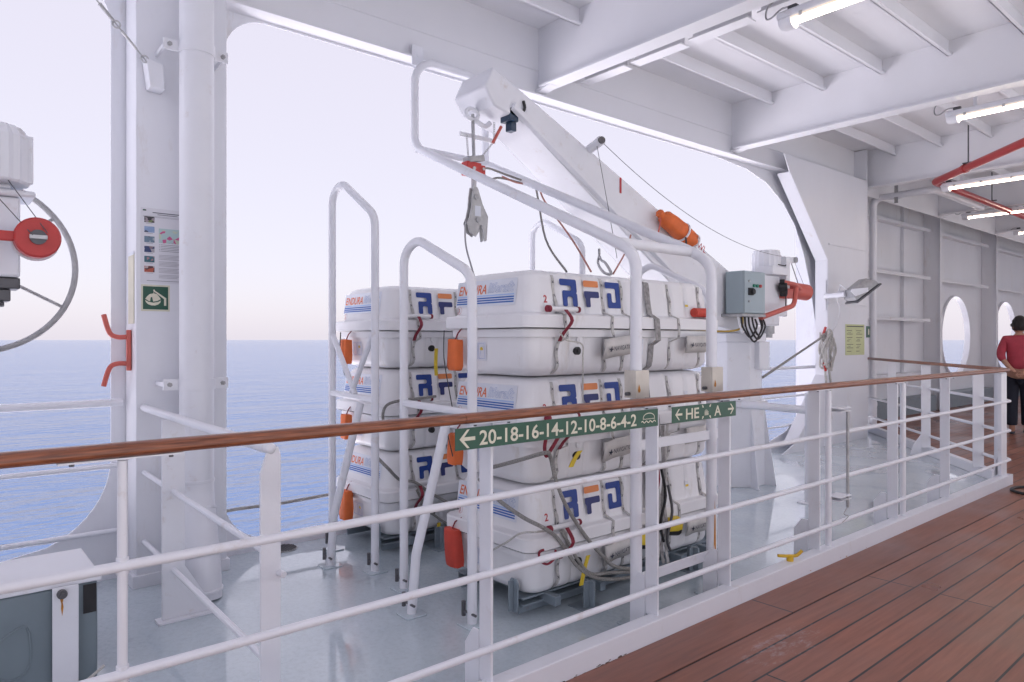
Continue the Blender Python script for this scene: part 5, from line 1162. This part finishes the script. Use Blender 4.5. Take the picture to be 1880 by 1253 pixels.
# ================================================================== PERSON walking away past the railing corner
def skin_body(name, joints, edges, mtl, parent, sub=2):
    me = bpy.data.meshes.new(name); me.from_pydata([j[0] for j in joints], edges, []); o = bpy.data.objects.new(name, me); COL.objects.link(o)
    md = o.modifiers.new('skin', 'SKIN'); md.use_smooth_shade = True
    for i, j in enumerate(joints):
        v = me.skin_vertices[0].data[i]; r = j[1]; v.radius = (r, r) if not isinstance(r, tuple) else r
        v.use_root = (i == 0)
    s_ = o.modifiers.new('sub', 'SUBSURF'); s_.levels = sub; s_.render_levels = sub
    me.materials.append(mtl); o.parent = parent
    return o
pe = thing('person', 'person in a red top and navy trousers seen from behind, hands clasped', 'person', (-2.985, 12.1, .004))
pe.rotation_euler.z = R(16)
J = [((0, 0, .93), (.15, .12)), ((0, 0, 1.10), (.135, .10)), ((0, .0, 1.26), (.155, .11)), ((0, .01, 1.375), (.11, .085)), ((0, .02, 1.43), .056), ((0, .025, 1.50), .055),
     ((-.15, .0, 1.365), .062), ((-.205, -.03, 1.25), .050), ((-.225, -.07, 1.13), .043), ((-.13, -.15, .99), .032), ((-.05, -.18, .90), .024),
     ((.15, .0, 1.365), .062), ((.205, -.03, 1.25), .050), ((.225, -.07, 1.13), .043), ((.13, -.16, .99), .032), ((.05, -.20, .90), .024),
     ((-.085, 0, .86), (.088, .095)), ((-.088, .02, .48), .060), ((-.085, -.01, .10), .040), ((-.085, .03, .045), .040), ((-.087, .15, .035), .034),
     ((.085, 0, .86), (.088, .095)), ((.09, .05, .48), .060), ((.09, .09, .10), .040), ((.09, .12, .045), .040), ((.092, .24, .035), .034)]
Eg = [(0, 1), (1, 2), (2, 3), (3, 4), (4, 5), (3, 6), (6, 7), (7, 8), (8, 9), (9, 10), (3, 11), (11, 12), (12, 13), (13, 14), (14, 15), (0, 16), (16, 17), (17, 18), (18, 19), (19, 20), (0, 21), (21, 22), (22, 23), (23, 24), (24, 25)]
skin_body('body', J, Eg, SKIN, pe)
top = skin_body('red_top', [((0, -.003, .90), (.172, .135)), ((0, -.003, 1.10), (.158, .122)), ((0, -.003, 1.26), (.175, .128)), ((0, .01, 1.38), (.125, .10)), ((-.155, 0, 1.37), .078), ((-.208, -.03, 1.25), .066), ((-.227, -.07, 1.135), .060), ((-.18, -.12, 1.06), .050), ((.155, 0, 1.37), .078), ((.208, -.03, 1.25), .066), ((.227, -.07, 1.135), .060), ((.18, -.12, 1.06), .050), ((0, .018, 1.432), .070)],
          [(0, 1), (1, 2), (2, 3), (3, 4), (4, 5), (5, 6), (6, 7), (3, 8), (8, 9), (9, 10), (10, 11), (3, 12)], REDTOP, pe)
skin_body('trousers', [((0, 0, .92), (.165, .128)), ((-.09, 0, .82), (.108, .112)), ((-.092, .02, .48), .085), ((-.088, -.01, .16), .076), ((-.088, -.012, .13), .074), ((.09, 0, .82), (.108, .112)), ((.094, .05, .48), .085), ((.094, .085, .16), .076), ((.094, .088, .13), .074)],
          [(0, 1), (1, 2), (2, 3), (3, 4), (0, 5), (5, 6), (6, 7), (7, 8)], NAVY, pe)
for x, y in ((-.086, .02), (.091, .11)):
    skin_body('shoe', [((x, y - .03, .042), .044), ((x, y + .04, .04), .046), ((x, y + .14, .034), .038), ((x, y + .17, .03), .026)], [(0, 1), (1, 2), (2, 3)], SHOE, pe)
# head turned a little to the left, with face, ears and spectacles
HM = Matrix.Translation((0, .035, 1.575)) @ Matrix.Rotation(R(22), 4, 'Z')
m = MB(); rings = []
for i in range(15):
    th = math.pi * (i + .5) / 15; z = -math.cos(th) * .118; rr_ = math.sin(th)
    rings.append([HM @ Vector((math.cos(q) * rr_ * .076 * (1 - .12 * max(0, -z / .118)), (math.sin(q) * rr_ * .096) * (1 if math.sin(q) > 0 else .98) + (.010 if z < 0 else 0), z)) for q in [2 * math.pi * k / 22 for k in range(22)]])
m.loft(rings)
m.loft([[HM @ Vector(p) for p in ((-.012, .09, .012), (.012, .09, .012), (.014, .088, -.03), (-.014, .088, -.03))], [HM @ Vector(p) for p in ((-.006, .102, .008), (.006, .102, .008), (.009, .118, -.026), (-.009, .118, -.026))]])
for s_ in (-1, 1): m.ball(HM @ Vector((s_ * .076, -.005, -.012)), .026, 10, 7, (.45, .9, 1.2))
off_ = pe.location.copy(); m.v = [p + off_ for p in m.v]; hd_ = m.build('head', SKIN, pe)
m = MB()
for s_ in (-1, 1): m.ball(HM @ Vector((s_ * .031, .088, .012)), .010, 8, 6)
m.box((-.022, .098, -.058), (.022, .101, -.052), HM); m.v = [p + off_ for p in m.v]; m.build('eyes_and_mouth', INK, hd_)
m = MB(); random.seed(4); rings = []
for i in range(16):
    th = math.pi * (i + .5) / 16; z = -math.cos(th) * .132; rr_ = math.sin(th); ring_ = []
    for k in range(30):
        q = 2 * math.pi * k / 30; fr2 = max(0, math.sin(q)); low = -.085 + .13 * fr2 ** 2
        zz = max(z, low); sc = 1 + random.uniform(-.07, .07)
        r2_ = rr_ if z > low else math.sqrt(max(0, 1 - (zz / .132) ** 2)) * (.98 if z < low - .03 else 1)
        ring_.append(HM @ Vector((math.cos(q) * r2_ * .092 * sc, math.sin(q) * r2_ * .108 * sc - .008, zz + .018 + random.uniform(-.005, .005))))
    rings.append(ring_)
m.loft(rings); m.v = [p + off_ for p in m.v]; m.build('hair', HAIR, pe, ang=60)
m = MB(); m.tube([HM @ Vector((-.079, -.005, .012)), HM @ Vector((-.080, .085, .014))], .0045, 6); m.box((-.068, .098, -.006), (-.012, .104, .032), HM); m.box((.012, .098, -.006), (.068, .104, .032), HM); m.box((-.012, .099, .016), (.012, .102, .022), HM); m.v = [p + off_ for p in m.v]; m.build('spectacles', LENSG, pe)
# clasped hands: palm and five bent fingers each
def hand(o, d, side, up, s_):
    o, d, side, up = Vector(o), Vector(d).normalized(), Vector(side).normalized(), Vector(up).normalized()
    jt = [(o, .024), (o + d * .045, .027), (o + d * .08, .026)]; eg = [(0, 1), (1, 2)]
    obj = skin_body('hand', [(tuple(p), r) for p, r in jt], eg, SKIN, pe)
    for k, L_ in enumerate((.066, .074, .070, .056)):
        b0 = o + d * .078 + side * (.024 - .016 * k); b1 = b0 + d * L_ * .45 + up * .006; b2 = b1 + d * L_ * .15 - up * .026; b3 = b2 - d * L_ * .2 - up * .014
        f = skin_body('finger', [(tuple(b0 - d * .02), .0085), (tuple(b0), .0085), (tuple(b1), .0082), (tuple(b2), .0075), (tuple(b3), .0065)], [(0, 1), (1, 2), (2, 3), (3, 4)], SKIN, obj, 1)
    b0 = o + d * .03 + side * .022; f = skin_body('thumb', [(tuple(b0), .011), (tuple(b0 + side * .022 + d * .02 - up * .004), .0105), (tuple(b0 + side * .028 + d * .048 - up * .012), .008)], [(0, 1), (1, 2)], SKIN, obj, 1)
hand((-.05, -.185, .90), (.85, -.05, -.42), (.42, 0, .85), (0, -1, 0), 1)
hand((.055, -.21, .91), (-.8, -.05, -.5), (-.5, 0, .8), (0, -1, 0), -1)

# ================================================================== WEAR: rust and grime with shapes of their own, kept as parts of what they mark
def blot(parent, name, mm, fn, n, spread_u, spread_v, seed, size=(.006, .02)):
    random.seed(seed); m = MB()
    for k in range(n):
        u, v = random.uniform(*spread_u), random.uniform(*spread_v); r = random.uniform(*size); e = random.uniform(.25, .6)
        m.flat([(u + r * 1.6 * math.cos(q) * random.uniform(.6, 1.2), v + r * e * math.sin(q) * random.uniform(.6, 1.2)) for q in [2 * math.pi * j / 9 for j in range(9)]], fn)
    o = m.build(name, mm, parent, smooth=False); o['kind'] = 'stuff'; return o
GRIME = mat('dark_grime', (.17, .13, .11), .8, var=.3, vscale=40)
blot(kb, 'grime', GRIME, lambda u, v: Vector((XR + .0462, u, v)), 34, (1.55, 2.35), (.004, .016), 3, (.004, .012))
blot(kb, 'rust_specks', RUST, lambda u, v: Vector((XR + .0464, u, v)), 9, (2.6, 7.2), (.004, .03), 9, (.003, .008))
for y, zz in ((2.64, 1.125), (3.27, 1.125)):
    m = MB(); m.flat([(y - .03 + dx, zz + dz) for dx, dz in ((0, 0), (.010, .003), (.014, .014), (.008, .030), (.002, .042), (-.003, .024), (-.006, .010))], lambda u, v: Vector((-2.1588, u, v))); m.build('rust_stain', RUST, og, smooth=False)
